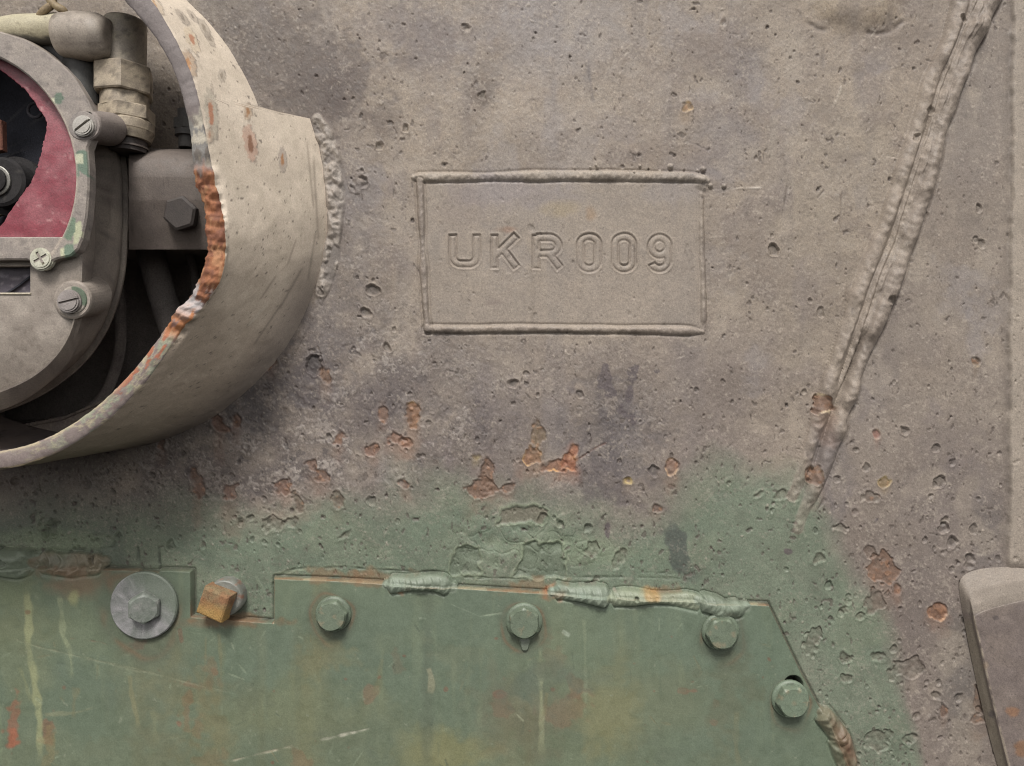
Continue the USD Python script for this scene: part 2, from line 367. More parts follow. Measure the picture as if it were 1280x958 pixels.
def chip(x, y, rx, ry, ang=0, col=(140, 92, 66), a=.9, depth=1.6, rim=None, brk=.75, hollow=False):
    depth *= .55
    if not hollow and a > .55:
        stain_shade(x, y + ry * 1.2, rx * 1.2, ry * 2.0, tuple(.5 * c_ + .5 * g_ for c_, g_ in zip(col, (122, 108, 96))), .30, brk=.7, soft=1.5)
    R = max(rx, ry) * 1.9 + 6
    w = win(x - R, x + R, y - R, y + R)
    c, s = math.cos(math.radians(ang)), math.sin(math.radians(ang))
    dx, dy = XX[w] - x, YY[w] - y
    u, v = (dx * c + dy * s) / rx, (-dx * s + dy * c) / ry
    q = np.sqrt(u * u + v * v) * (1 + 0) + brk * (n8[w] * .20 + n4[w] * .26 + n2[w] * .22 + n1[w] * .06)
    k = 1.3 / min(rx, ry)
    col = tuple(.90 * (.52 * c_ + .48 * g_) for c_, g_ in zip(col, (118, 104, 94)))
    t = sstep(1 + k, 1 - k, q)
    H[w] -= depth * t
    H[w] += (t * .5 * m2n[w] * min(depth, 1.2)) * .5
    if not hollow:
        mixc(w, a * t, col)
        mixc(w, .6 * a * t * sstep(-.1, 1.0, m3n[w] + .4 * n8[w]), (92, 74, 64)); mixc(w, .4 * a * t * sstep(.2, 1.2, n4[w] - .5 * m2n[w]), (124, 108, 96))
        mixc(w, .45 * np.exp(-((q - .98) / (k * .8)) ** 2) * sstep(0, -.6, v), (70, 58, 52))  # dark upper edge: shade under the paint lip put into the colour
        mixc(w, .35 * t * (a > .55) * sstep(.6, 1.6, m2n[w]), (166, 124, 94))
    e = np.exp(-((q - 1) / (k * 1.1)) ** 2)
    if rim is not None:
        mixc(w, .75 * e * sstep(-.8, .8, n4[w]), rim)
    H[w] += .5 * np.exp(-((q - 1 - 1.6 * k) / (k * 1.2)) ** 2)

OC = (188, 150, 98)
for p in [(275, 531, 6, 14, -38, (138, 90, 70), .8), (297, 528, 5, 9, 0, (134, 88, 68), .8), (202, 556, 5, 9, 0, (124, 84, 66), .7), (248, 605, 6, 17, -18, (130, 92, 74), .85), (290, 617, 9, 14, 5, (126, 88, 72), .85),
          (353, 605, 10, 11, 0, (136, 92, 74), .85), (391, 583, 8, 9, 0, (132, 94, 76), .85), (402, 594, 8, 12, -50, (132, 94, 76), .85), (423, 550, 6, 9, 0, (146, 98, 74), .9), (408, 471, 5, 8, 0, (140, 98, 70), .8), (479, 519, 5, 8, 0, (136, 94, 72), .8),
          (494, 549, 9, 7, 20, (156, 98, 72), .9), (506, 554, 9, 6, 0, (156, 98, 72), .9), (466, 563, 6, 7, 0, (142, 92, 70), .8), (337, 455, 10, 6, -30, (126, 84, 66), .6), (374, 627, 8, 10, 0, (108, 104, 82), .7), (423, 627, 7, 10, 0, (106, 103, 82), .7),
          (600, 612, 15, 11, -12, (136, 98, 76), .9), (609, 596, 6, 14, 0, (136, 98, 74), .85), (1017, 595, 10, 10, 0, (140, 112, 92), .8), (1090, 622, 15, 7, 12, (122, 116, 106), .6), (1107, 712, 15, 18, 8, (136, 96, 72), .85), (1087, 690, 7, 6, 0, (118, 96, 82), .5),
          (1122, 737, 4, 8, 0, (150, 98, 72), .8), (1180, 890, 5, 7, 0, (124, 90, 72), .8), (1095, 757, 13, 17, 10, (110, 102, 92), .5), (1225, 876, 8, 12, 0, (118, 92, 74), .6), (1220, 900, 10, 6, 0, (112, 86, 70), .6), (300, 888, 6, 6, 0, (120, 84, 70), .3), (505, 605, 5, 6, 0, (128, 84, 64), .8),
          (635, 610, 5, 4, 0, (128, 92, 74), .6), (1068, 640, 3, 4, 0, (104, 94, 88), .5), (820, 636, 5, 4, 0, (120, 90, 76), .6)]:
    chip(*p)
for p in [(516, 516, 7, 14, -8, (172, 116, 74), .9, 2.0, OC), (664, 570, 9, 10, 0, (172, 112, 74), .9, 1.6, OC), (671, 545, 7, 14, -8, (146, 122, 84), .7, 1.0, None), (694, 583, 11, 6, -8, (170, 112, 80), .95, 1.6, (208, 158, 96)), (712, 578, 8, 9, 30, (182, 98, 62), .95, 2.0, (214, 150, 92)),
          (717, 566, 4, 7, 20, (196, 112, 72), .95, 1.5, (220, 170, 120)), (840, 587, 7, 9, 0, (156, 112, 88), .9, 1.8, (186, 156, 124)), (786, 602, 5, 4, 0, (150, 120, 84), .7, 1.0, (196, 174, 120)), (1029, 508, 9, 11, 0, (150, 108, 82), .85, 2.0, (196, 178, 146)),
          (1096, 543, 4, 5, 0, (166, 106, 92), .85, 1.5, (190, 168, 142)), (1105, 602, 6, 6, 0, (170, 142, 92), .9, 1.4, (206, 184, 132)), (1219, 454, 5, 6.5, 0, (122, 96, 64), .9, 2.2, (206, 180, 134)), (1173, 765, 10, 9, 0, (158, 100, 66), .92, 2.0, (190, 148, 112)),
          (860, 132, 6, 7, 0, (182, 146, 96), .9, 1.0, (200, 170, 122)), (905, 28, 2.5, 4, 0, (196, 190, 180), .9, 1.2, None), (584, 36, 2.5, 3, 0, (200, 192, 180), .9, 1.2, None), (594, 572, 4, 3, 0, (190, 170, 100), .7, .6, None), (502, 604, 4, 3, 0, (214, 206, 196), .8, .6, None)]:
    chip(*p)
for p in [(1137, 835, 20, 12, -18), (1018, 800, 11, 14, 20), (1056, 760, 6, 6, 0), (1060, 822, 7, 6, 0), (1098, 822, 8, 6, 0), (1058, 848, 9, 7, 0), (1050, 660, 8, 6, 0), (975, 620, 8, 5, -30), (993, 620, 6, 9, 0), (950, 618, 7, 4, -30), (340, 655, 12, 8, 0), (365, 655, 8, 6, 0), (1095, 928, 16, 14, 0), (1135, 923, 9, 6, 0), (740, 690, 8, 9, 0), (1022, 700, 6, 5, 0),
          (740, 730, 8, 4, -30), (775, 700, 6, 12, 25), (430, 670, 8, 5, -30), (600, 120, 6, 6, 0), (910, 605, 5, 5, 0), (1075, 770, 5, 5, 0), (1180, 650, 7, 5, -40), (1170, 870, 5, 4, 0), (1145, 895, 6, 4, -30)]:
    chip(*p, col=(98, 106, 90), a=.3, depth=2.6, brk=.8)
# larger lost flakes of the green paint just above the bolted plate
for pts, dep in [([(655, 682), (668, 678), (690, 681), (702, 684), (707, 700), (705, 722), (640, 722), (648, 708), (656, 696)], 2.2), ([(572, 684), (585, 679), (597, 686), (600, 716), (566, 716), (566, 694)], 1.4), ([(626, 640), (640, 632), (655, 636), (668, 630), (684, 640), (676, 652), (640, 655), (624, 655)], 1.6)]:
    P = np.array(pts, float); w = win(P[:, 0].min(), P[:, 0].max(), P[:, 1].min(), P[:, 1].max(), 14)
    d = poly_sd(w, P) + 1.6 * n4[w] + .8 * n2[w]
    H[w] -= dep * sstep(1.4, -1.4, d); mixc(w, .75 * sstep(1, -2, d), (97, 107, 90) if dep != 1.6 else (112, 106, 92))
    H[w] += .5 * np.exp(-((d - 2.4) / 1.5) ** 2); mixc(w, .4 * np.exp(-((d - 2.2) / 1.4) ** 2), (136, 146, 120))
w = win(560, 830, 640, 728)                                # crawling, crackled paint
cr = np.abs(n4[w] * .8 + n8[w] * .5); t = np.exp(-(cr / .16) ** 2) * spot(650, 685, 110, 34)[w]
H[w] -= 1.0 * t; H[w] += 1.0 * spot(650, 685, 110, 34)[w] * n4[w] * .6

def scratch_shade(pts, wd, col, a, depth=.5, brk=0.8):
    P = np.asarray(pts, float); w = win(P[:, 0].min(), P[:, 0].max(), P[:, 1].min(), P[:, 1].max(), 8 + 3 * wd)
    d, side, s, L = line_sd(w, P)
    d = d + .5 * n4[w]
    t = np.exp(-(d / wd) ** 2) * np.clip(.6 + brk * .5 * n8[w] + brk * .3 * n2[w], 0, 1) * sstep(0, .1, s / L) * sstep(1, .9, s / L)
    H[w] -= depth * t
    mixc(w, a * t, col)

for p in [([(905, 236), (930, 235), (955, 235)], 1.2, (196, 188, 176), .9, -1.2), ([(880, 233), (908, 237), (935, 232)], 1.0, (80, 70, 66), .7, 1.5), ([(852, 176), (870, 180), (888, 190)], 1.0, (92, 84, 84), .7, 1.2), ([(722, 575), (745, 560), (760, 553)], 1.2, (98, 70, 60), .8, 1.0),
          ([(1052, 235), (1050, 290), (1052, 340)], 1.2, (98, 86, 76), .5, .8), ([(978, 190), (985, 230), (980, 260), (978, 280)], 1.5, (104, 94, 86), .6, 1.0), ([(1040, 140), (1050, 115), (1052, 105)], 1.3, (186, 176, 162), .7, -.8), ([(970, 140), (963, 200)], 6, (156, 147, 134), .4, 0), ([(1030, 55), (1028, 90)], 2.5, (112, 102, 94), .6, .4), ([(735, 80), (742, 130)], 2, (100, 94, 94), .5, .2),
          ([(545, 140), (552, 180), (548, 200)], 3, (120, 108, 100), .5, .2), ([(1060, 350), (1052, 420)], 2, (104, 92, 80), .5, .8), ([(870, 495), (874, 512)], 1, (88, 78, 72), .7, 1), ([(1028, 650), (1020, 640), (1032, 622)], 1.5, (84, 76, 72), .6, 1.2),
          ([(0, 690), (60, 688), (130, 686), (142, 684), (150, 660)], 1.6, (84, 90, 76), .7, 1.4), ([(0, 685), (70, 683), (140, 681)], 1.2, (138, 148, 122), .5, -.6), ([(340, 722), (370, 711), (430, 709), (480, 713), (560, 716)], 1.3, (72, 78, 66), .8, 1.6), ([(340, 718), (420, 706), (500, 711)], 1.0, (134, 144, 118), .5, -.5),
          ([(560, 708), (580, 722), (660, 724)], 1.0, (80, 88, 74), .6, 1.2), ([(700, 722), (790, 722), (850, 724), (900, 722)], 1.2, (84, 92, 78), .6, 1.2), ([(800, 716), (890, 719)], 1, (76, 84, 72), .6, 1.2), ([(566, 712), (566, 690)], 1.2, (80, 88, 74), .5, 1.2), ([(770, 735), (850, 738)], 1.5, (136, 146, 120), .5, -.8),
          ([(175, 712), (173, 682)], 1.6, (60, 66, 56), .8, 2.2), ([(200, 713), (199, 682)], 1.5, (62, 68, 58), .75, 2.0), ([(250, 745), (330, 736)], 1.2, (84, 92, 78), .4, .8), ([(320, 720), (332, 745), (330, 762)], 1.6, (128, 138, 116), .45, -.5)]:
    scratch_shade(*p)
for p in [([(994, 10), (1006, 26), (1022, 36), (1038, 40)], 3.2, (108, 97, 88), .8, 1.6), ([(1078, 41), (1096, 43), (1114, 39), (1132, 24)], 3.0, (94, 82, 74), .85, 1.8), ([(1088, 0), (1091, 25), (1095, 40)], 2.2, (116, 101, 88), .6, .5)]:
    scratch_shade(*p)  # dark arcs paint the shade along the boss's lower edge
stain_shade(1138, 44, 32, 16, (122, 110, 100), .5); stain_shade(1165, 20, 18, 26, (118, 107, 99), .5)
for k in range(90):
    x, y = rng.uniform(420, 1240), rng.uniform(10, 700); a = rng.uniform(0, 6.28); l = rng.uniform(4, 16)
    scratch_shade([(x, y), (x + l * math.cos(a), y + l * math.sin(a))], rng.uniform(.6, 1.1), (92, 82, 76) if rng.random() < .6 else (168, 158, 146), .6, rng.uniform(-.4, 1.0))

# --- raised boss at the top, thickened strip on the right edge
w = win(960, 1200, -80, 80)
q = np.sqrt(((XX[w] - 1074) / 74) ** 2 + ((YY[w] + 34) / 78) ** 2) + .03 * n8[w]
H[w] += 6.5 * sstep(1.06, .58, q)
LABELS = {}
LB[w] = np.where((q < 1.0), 1, LB[w])
ex = 1262 + 1.5 * np.interp(YY, [-80, 1040], [2, -3]) + .6 * n20
t = sstep(-3, 3, XX - ex + .6 * n4) * sstep(716, 700, YY)
H += 4.5 * t
mixc(A, np.exp(-(np.clip(ex - 1 - XX, 0, 99) / 7.0) ** 2) * (XX < ex + 1) * sstep(716, 700, YY) * (.5 + .12 * n8), (104, 94, 86))  # dark band left of the strip: shade at its step painted in
mixc(A, t * .8, (156, 145, 132)); LB[(XX > ex + 1) & (YY < 708)] = 2

# --- weld beads in the armour's relief
def bead(pts, hw, h, label, step=9.0, rip=.22, lump=.22, col=None, a=.5, taper=(.03, .03), seed=0, under=0.8, lift=None, soft=.5, low=.4, wob=1.0):
    P = fine(pts)
    w = win(P[:, 0].min(), P[:, 0].max(), P[:, 1].min(), P[:, 1].max(), hw * 2.2)
    d, side, s, L = line_sd(w, P)
    e = (sstep(0, taper[0] + 1e-6, s / L) if taper[0] else 1) * (sstep(1, 1 - taper[1] - 1e-6, s / L) if taper[1] else 1)
    hwv = hw * (1 + wob * (.16 * n20[w] + .10 * n8[w])) * (.55 + .45 * e)
    q = np.abs(d) / hwv
    prof = np.clip(1 - q * q, 0, 1) ** soft
    ph = (s + 2.2 * n12[w]) / step + .55 * q * q * (1 + 0 * s) + seed
    ripple = .5 * np.cos(2 * np.pi * ph) + .22 * np.cos(4 * np.pi * ph + 1.0)
    hb = h * prof * (low + (1 - low) * e) * (1 + lump * .5 * (n8[w] * .6 + n12[w] * .6)) + h * rip * ripple * prof + .35 * n2[w] * prof + .3 * n4[w] * prof
    base = lift if lift is not None else 0
    on = (q < 1)
    H[w] = np.where(on, np.maximum(H[w], base + hb + H[w] * .25), H[w])
    H[w] -= under * np.exp(-((d - hwv - 1.2) / 1.5) ** 2) * e
    LB[w] = np.where(on, label, LB[w])
    if col is not None:
        mixc(w, a * sstep(1.1, .8, q) * np.clip(1 + .3 * n8[w], 0, 1.2), col)

NAMES = {1: ('hull', 'raised_boss'), 2: ('hull', 'edge_strip')}
LEFT = [(1216, -60), (1206, 0), (1194, 45), (1172, 90), (1157, 140), (1145, 180), (1131, 220), (1116, 265), (1101, 310), (1084, 350), (1068, 400), (1052, 450), (1037, 500), (1021, 550), (1006, 600), (996, 622)]
RIGHT = [(1268, -60), (1243, 0), (1224, 40), (1206, 85), (1190, 130), (1175, 180), (1159, 235), (1141, 290), (1126, 335), (1110, 375), (1094, 422), (1077, 470), (1061, 515), (1047, 560), (1031, 605), (1014, 640)]
MID = [(1232, -60), (1222, 10), (1206, 50), (1185, 100), (1170, 150), (1157, 190), (1143, 235), (1126, 285), (1110, 330), (1094, 368), (1078, 415), (1062, 462), (1046, 510), (1032, 556)]
sgt = lambda P, d: [tuple(float(c) for c in at(x - 3 * min(1, max(0, (y - 350) / 250)), y, d)) for x, y in P]
LEFT, MID, RIGHT = sgt(LEFT, 9), sgt(MID, 9), sgt(RIGHT + [(1006, 664)], 15)
bead(LEFT, 12.5, 10, 3, step=23, lump=.35, rip=.07, wob=.6, col=(142, 130, 118), taper=(0, .22), under=.2, soft=.8, low=0.12)
bead(MID, 6.5, 8.5, 4, step=17, lump=.35, rip=.07, wob=.6, low=0.12, col=(140, 128, 116), taper=(0, .3), under=1.2)
bead(RIGHT, 12, 13, 5, step=21, lump=.35, rip=.06, wob=.6, soft=.62, low=0.12, col=(142, 130, 118), taper=(0, .2), under=2.4)
for k in (3, 4, 5):
    NAMES[k] = ('hull', 'weld_bead')
lab_ = LB.copy()
scratch_shade([((a[0] + b[0]) / 2 - 1.5, (a[1] + b[1]) / 2) for a, b in zip(LEFT, MID)][:13], 2.0, (112, 101, 92), .5, 3.2, .5)
scratch_shade([(a[0] + .42 * (b[0] - a[0]), a[1] + .42 * (b[1] - a[1])) for a, b in zip(MID, RIGHT)][:14], 2.0, (108, 97, 88), .55, 3.4, .5)
scratch_shade([(x + 13.5, y + 3) for x, y in RIGHT[:-1]], 3.0, (98, 88, 81), .75, 2.0, .5)  # cut groove plus painted shade along the seam's right side
pit(1112, 400 - 25, 5); pit(1120, 368, 6, depth=-7, a=0); pit(1142, 178, 6, a=.4); pit(1160, 140, 4, a=.4); pit(1198, 28, 5, a=.4)
stain_shade(1028, 570, 16, 40, (104, 98, 100), .5); stain_shade(1012, 612, 14, 20, (106, 108, 98), .6)
chip(1029, 508, 9, 11, 0, (150, 108, 82), .85, 1.5, (196, 178, 146)); chip(1017, 595, 10, 10, 0, (140, 106, 86), .8, 1.5, (170, 150, 126))

# --- number plate let into the armour and welded round
PL = [(528, 225), (877, 222), (879, 411), (533, 410)]
w = win(500, 910, 200, 440)
d = poly_sd(w, PL)
flat = sstep(1.5, -1.5, d)
H[w] = H[w] * (1 - .55 * flat) + .8 * flat
mixc(w, .55 * flat, (148, 137, 125))
mixc(w, .35 * flat * sstep(.2, 1.8, n20[w] - .3 * n8[w]), (134, 125, 116))
for p in [(640, 240, 70, 18, (136, 128, 130), .5), (700, 262, 20, 10, (158, 142, 112), .5), (738, 268, 6, 8, (150, 122, 92), .5), (840, 240, 30, 16, (138, 130, 126), .5), (666, 380, 3, 30, (122, 111, 100), .4), (770, 370, 80, 26, (150, 138, 126), .4), (575, 262, 30, 26, (124, 112, 106), .4), (620, 378, 10, 5, (118, 104, 98), .5), (634, 287, 12, 4, (136, 100, 78), .45), (545, 330, 6, 30, (128, 118, 108), .4)]:
    stain_shade(*p)
LB[w] = np.where(d < 0, 6, LB[w]); NAMES[6] = ('number', 'plate_face')

def stroke(lines, r, cap=2):
    return so.unary_union([sg.LineString(l).buffer(r, cap_style=cap, join_style=1, resolution=6) for l in lines])

def arc(cx, cy, rx, ry, a0, a1, n=18):
    t = np.radians(np.linspace(a0, a1, n))
    return list(zip(cx + rx * np.cos(t), cy + ry * np.sin(t)))

LET = {
    'U': (561, 291.5, [[(5, 2), (5, 30)] + arc(15, 30, 10, 9, 180, 90, 9)[1:] + arc(25, 30, 10, 9, 90, 0, 9)[0:] + [(35, 30), (35, 2)]]),
    'K': (613, 292, [[(5, 1.5), (5, 44.5)], [(33, 2.5), (6, 28.5)], [(16, 21), (33, 43.5)]]),
    'R': (665, 292.5, [[(5, 1.5), (5, 44.5)], [(5, 5), (22, 5)] + arc(22, 15, 11, 10, -90, 90) + [(5, 25)], [(21, 25), (35.5, 43.5)]]),
    '0': (721, 292.5, [arc(15.5, 13, 10.8, 9, 180, 360) + arc(15.5, 35, 10.8, 9, 0, 180) + [(4.7, 13)]]),
    '00': (764.5, 292.5, [arc(15.5, 13, 10.8, 9, 180, 360) + arc(15.5, 35, 10.8, 9, 0, 180) + [(4.7, 13)]]),
    '9': (809, 293, [arc(15.5, 15.5, 10.5, 11, 0, 360, 30), [(26, 15), (26, 33)] + arc(15.5, 34, 10.5, 9.2, 0, 165)]),
}
lab = 10
for key, (ox, oy, lines) in LET.items():
    S = stroke([[(ox + x, oy + y) for x, y in l] for l in lines], 5.2)
    w = win(S.bounds[0], S.bounds[2], S.bounds[1], S.bounds[3], 6)
    rings = [S.exterior] + list(S.interiors) if S.geom_type == 'Polygon' else [g.exterior for g in S.geoms]
    dd = None
    for k, rg in enumerate(rings):
        e = poly_sd(w, list(rg.coords)[:-1])
        dd = e if dd is None else np.maximum(dd, -e)
    dd = dd + .18 * n4[w]
    prof = -2.3 * np.exp(-((dd + 1.1) / 1.15) ** 2) + .75 * np.exp(-((dd - 1.3) / 1.1) ** 2) - .55 * sstep(0, -2, dd) + .4 * sstep(-3, -5, dd)
    wear = .72 * np.clip(.95 + .12 * n12[w] + .12 * n8[w], .5, 1.2)
    H[w] += prof * wear
    mixc(w, .25 * np.exp(-((dd + 1.2) / 1.2) ** 2), (112, 100, 92))
    LB[w] = np.where(dd < .4, lab, LB[w]); NAMES[lab] = ('number', 'letter' if key in 'UKR' else 'digit'); lab += 1

bead([(517, 222), (560, 222), (640, 221), (740, 220), (820, 221), (868, 222), (884, 226)], 6.0, 5.0, 20, wob=.45, step=8, lump=.22, rip=.10, col=(160, 150, 137), taper=(.02, .02), under=.9)
bead([(534, 411), (580, 412), (660, 411), (760, 412), (830, 413), (878, 415)], 4.8, 4.6, 21, wob=.45, step=8, lump=.2, rip=.08, col=(150, 138, 126), taper=(0, .05), under=1.3)
bead([(525, 228), (527, 280), (530, 350), (534, 411)], 4.6, 3.4, 22, step=10, lump=.4, rip=.12, col=(132, 121, 112), taper=(0, 0), under=1.6)
bead([(876, 232), (877, 300), (879, 360), (880, 412)], 3.8, 2.2, 23, step=12, lump=.5, rip=.1, taper=(.1, .1), under=.5)
for k in (20, 21, 22, 23):
    NAMES[k] = ('number', 'weld_bead')
for x, y, r in [(838, 209, 3.5), (879, 212, 3.6), (872, 214, 2), (888, 233, 3), (800, 208, 2), (745, 207, 1.6), (738, 210, 1.5), (825, 214, 1.6), (905, 233, 3), (792, 216, 1.6)]:
    w = win(x - 9, x + 9, y - 9, y + 9); q = np.hypot(XX[w] - x, YY[w] - y) / r
    H[w] += r * 1.3 * np.sqrt(np.clip(1 - q * q, 0, 1)); mixc(w, .4 * sstep(1.2, .8, q), (160, 150, 138))
w = win(866, 900, 212, 246); q = np.hypot((XX[w] - 879) / 15, (YY[w] - 229) / 11) + .1 * n4[w]
H[w] += 3.5 * sstep(1, .2, q); mixc(w, .5 * sstep(1, .5, q), (164, 154, 142))

# --- rough weld where the guard meets the armour
GC, GR = (110.0, 265.0), 300.0
th = np.radians(np.linspace(-22, 60, 80))
bp = [(GC[0] + (GR + 9) * math.cos(t), GC[1] + (GR + 9) * math.sin(t)) for t in th]
w = win(180, 450, 120, 560)
d, side, s, L = line_sd(w, bp)
fade = sstep(250, 190, s)
q = d / (11 * (1 + .18 * n8[w]) * (.35 + .65 * fade))
blob = np.clip(.5 + .34 * n4[w] + .22 * n8[w] + .14 * m2n[w], 0, 1.6)
H[w] += np.where(q < 1, 5.5 * np.clip(1 - q * q, 0, 1) ** .7 * (.35 + blob) * (.2 + .8 * fade), 0)
mixc(w, .65 * sstep(1.1, .7, q) * fade, (162, 153, 143))
mixc(w, .6 * sstep(1.3, .8, q) * fade * sstep(.3, 1.2, -n4[w] - .4 * m3n[w]), (92, 84, 80))
LB[w] = np.where((q < 1) & (fade > .1), 30, LB[w]); NAMES[30] = ('guard', 'weld_bead')

# --- the bolted green plate: 8 units (5 mm) thick, notched round the rusty bolt
TP = 8.0
PIMG = [(-110, 709), (0, 711), (120, 712), (174, 713), (175, 716), (198, 716), (199, 713), (239, 714), (239, 771), (342, 779), (342, 723), (420, 726), (500, 731), (600, 737), (700, 743), (830, 750), (962, 757), (1000, 836), (1030, 893), (1052, 940), (1075, 995), (1100, 1060), (1100, 1100), (-110, 1100)]
PPOS = [tuple(float(c) for c in at(x, y, TP)) for x, y in PIMG]
pd_ = poly_sd(A, PPOS)
on = sstep(.9, -.5, pd_)
gap = np.exp(-((pd_ - 1.8) / 1.5) ** 2)
H -= 2.2 * gap
mixc(A, .55 * gap, (62, 60, 50))
Hp = TP + .5 * n60 + .22 * n20 + .05 * n8 + .035 * n4 + .03 * n2
H = H * (1 - on) + Hp * on
pc = np.zeros_like(C) + lin((97, 107, 90))
Cb = C.copy(); C[:] = pc
mixc(A, sstep(-.5, 1.5, n60) * .5, (104, 112, 90)); mixc(A, sstep(0, 2, n20 + .3 * v40) * .4, (88, 98, 84))
mixc(A, sstep(.3, 2.2, v12 + .4 * v40) * .22, (118, 124, 100)); mixc(A, sstep(.6, 2.4, v40) * .35, (112, 108, 80))
mixc(A, sstep(.5, 2.2, n12 - .3 * n8) * .2, (112, 116, 92)); mixc(A, sstep(850, 958, YY + 14 * n20) * .35, (106, 106, 82))
mixc(A, sstep(640, 960, XX) * .5, (97, 108, 92))
for p in [(760, 885, 40, 46, (132, 124, 86), .55), (560, 940, 60, 30, (134, 126, 84), .45), (800, 870, 120, 50, (106, 106, 84), .4), (350, 890, 120, 40, (112, 112, 84), .45), (130, 790, 120, 30, (110, 114, 88), .35), (650, 890, 60, 60, (108, 96, 78), .4),
          (15, 735, 40, 20, (122, 128, 98), .5), (100, 728, 36, 16, (126, 98, 78), .6), (97, 745, 6, 10, (152, 150, 110), .7), (900, 930, 90, 40, (92, 102, 88), .5), (210, 850, 50, 60, (106, 104, 82), .4), (30, 820, 40, 60, (110, 112, 86), .4),
          (535, 860, 8, 120, (86, 92, 78), .5), (700, 770, 60, 20, (104, 112, 92), .4), (270, 777, 50, 6, (120, 92, 74), .4)]:
    stain_shade(*p)
for p in [(22, 912, 9, 26, (148, 72, 54), .8, 0), (22, 918, 6, 12, (172, 84, 58), .8, 0), (62, 905, 8, 20, (136, 72, 54), .7, 0), (68, 940, 7, 24, (134, 116, 78), .7, 0), (175, 803, 6, 6, (120, 62, 56), .7, 0), (240, 852, 16, 5, (128, 72, 58), .6, 5), (238, 885, 5, 24, (130, 78, 60), .5, 0), (250, 905, 6, 26, (134, 82, 62), .5, -14),
          (226, 900, 4, 9, (140, 66, 52), .7, -20), (268, 835, 10, 16, (128, 86, 66), .45, -40), (272, 838, 4, 6, (140, 84, 64), .6, -30), (270, 945, 20, 10, (120, 84, 66), .5, 0), (375, 952, 10, 14, (134, 78, 60), .5, 0), (463, 862, 5, 8, (138, 78, 66), .5, 0), (624, 864, 7, 4, (134, 66, 56), .7, 0), (628, 885, 14, 20, (122, 78, 64), .45, 0),
          (604, 860, 4, 2.5, (130, 68, 58), .6, 0), (690, 858, 4, 3, (128, 60, 52), .7, 0), (718, 852, 8, 10, (122, 72, 58), .5, 0), (700, 885, 30, 14, (124, 84, 68), .45, 0), (865, 861, 11, 3, (136, 74, 60), .6, 0), (890, 900, 3, 3, (136, 70, 58), .6, 0), (892, 872, 4, 5, (126, 82, 66), .5, 0), (630, 840, 5, 12, (118, 76, 60), .4, 0), (495, 835, 6, 14, (118, 84, 66), .35, 0), (690, 810, 12, 16, (112, 84, 66), .4, 0)]:
    stain_shade(*p[:4], tuple(.8 * a_ + .2 * b_ for a_, b_ in zip(p[4], (104, 100, 82))), p[5] * .62, p[6], brk=1.25, soft=.6)
def streak(pts, wd, col, a):
    P = fine(pts); w = win(P[:, 0].min(), P[:, 0].max(), P[:, 1].min(), P[:, 1].max(), wd * 3)
    d, side, s, L = line_sd(w, P)
    t = sstep(1.3, .5, np.abs(d) / wd + .25 * n4[w] + .15 * n8[w]) * np.clip(.75 + .3 * n12[w] + .15 * n2[w], 0, 1) * sstep(0, .05, s / L) * sstep(1, .8, s / L)
    mixc(w, a * t, col)
for p in [([(37, 735), (42, 760), (41, 800), (48, 850), (54, 900), (55, 958)], 5, (148, 148, 112), .7), ([(78, 742), (83, 765), (84, 790), (92, 812), (95, 850)], 3, (142, 146, 116), .65), ([(165, 840), (172, 880), (178, 910)], 3, (128, 122, 92), .5), ([(195, 885), (200, 930)], 3.5, (124, 124, 96), .4),
          ([(674, 806), (676, 850), (677, 905), (678, 950)], 4, (146, 146, 116), .6), ([(729, 770), (731, 860), (731, 900)], 2.5, (128, 134, 110), .5), ([(537, 832), (540, 852), (538, 866)], 3.5, (146, 140, 116), .55), ([(568, 800), (568, 900)], 3, (116, 122, 100), .5), ([(30, 830), (45, 875)], 3, (124, 126, 96), .5), ([(480, 820), (470, 870)], 4, (114, 110, 84), .4),
          ([(60, 890), (95, 888), (125, 880)], 2.5, (132, 130, 104), .5), ([(760, 760), (770, 820)], 3, (110, 118, 98), .5), ([(890, 800), (888, 900)], 8, (92, 102, 86), .4), ([(415, 795), (414, 900)], 10, (90, 99, 83), .35), ([(655, 805), (656, 880)], 6, (92, 98, 80), .4), ([(4, 860), (6, 958)], 3, (118, 126, 100), .5), ([(280, 800), (282, 850)], 5, (104, 108, 84), .5)]:
    streak(*p)
for k in range(26):
    x, y = rng.uniform(0, 980), rng.uniform(770, 900); l = rng.uniform(20, 110)
    streak([(x, y), (x + rng.uniform(-4, 4), y + l * .5), (x + rng.uniform(-5, 5), y + l)], rng.uniform(1.2, 4), [(116, 122, 98), (88, 96, 80), (120, 112, 84)][rng.integers(3)], rng.uniform(.2, .45))
for p in [([(290, 948), (340, 936), (372, 928)], 1.0, (170, 160, 140), .8, .4), ([(400, 922), (440, 913), (468, 906)], 1.2, (196, 188, 172), .9, .4), ([(0, 788), (50, 805), (120, 822), (200, 840), (260, 856), (320, 868)], 1.0, (138, 136, 112), .45, .3), ([(90, 795), (130, 800), (140, 804)], .9, (118, 80, 66), .5, .3), ([(562, 752), (600, 768), (632, 763)], .8, (140, 148, 128), .8, .2),
          ([(292, 800), (296, 812)], 1.4, (150, 156, 134), .7, .2), ([(702, 786), (712, 792)], 1.6, (166, 172, 156), .7, .2), ([(524, 770), (535, 771)], 1.2, (160, 166, 148), .7, .2), ([(160, 930), (190, 922), (240, 915)], 1.2, (124, 126, 98), .4, .2), ([(190, 780), (260, 790)], .8, (120, 126, 104), .3, .2), ([(990, 830), (985, 852)], .7, (60, 62, 54), .7, .3), ([(645, 888), (655, 898)], .8, (150, 150, 126), .5, .2)]:
    scratch_shade(*p)
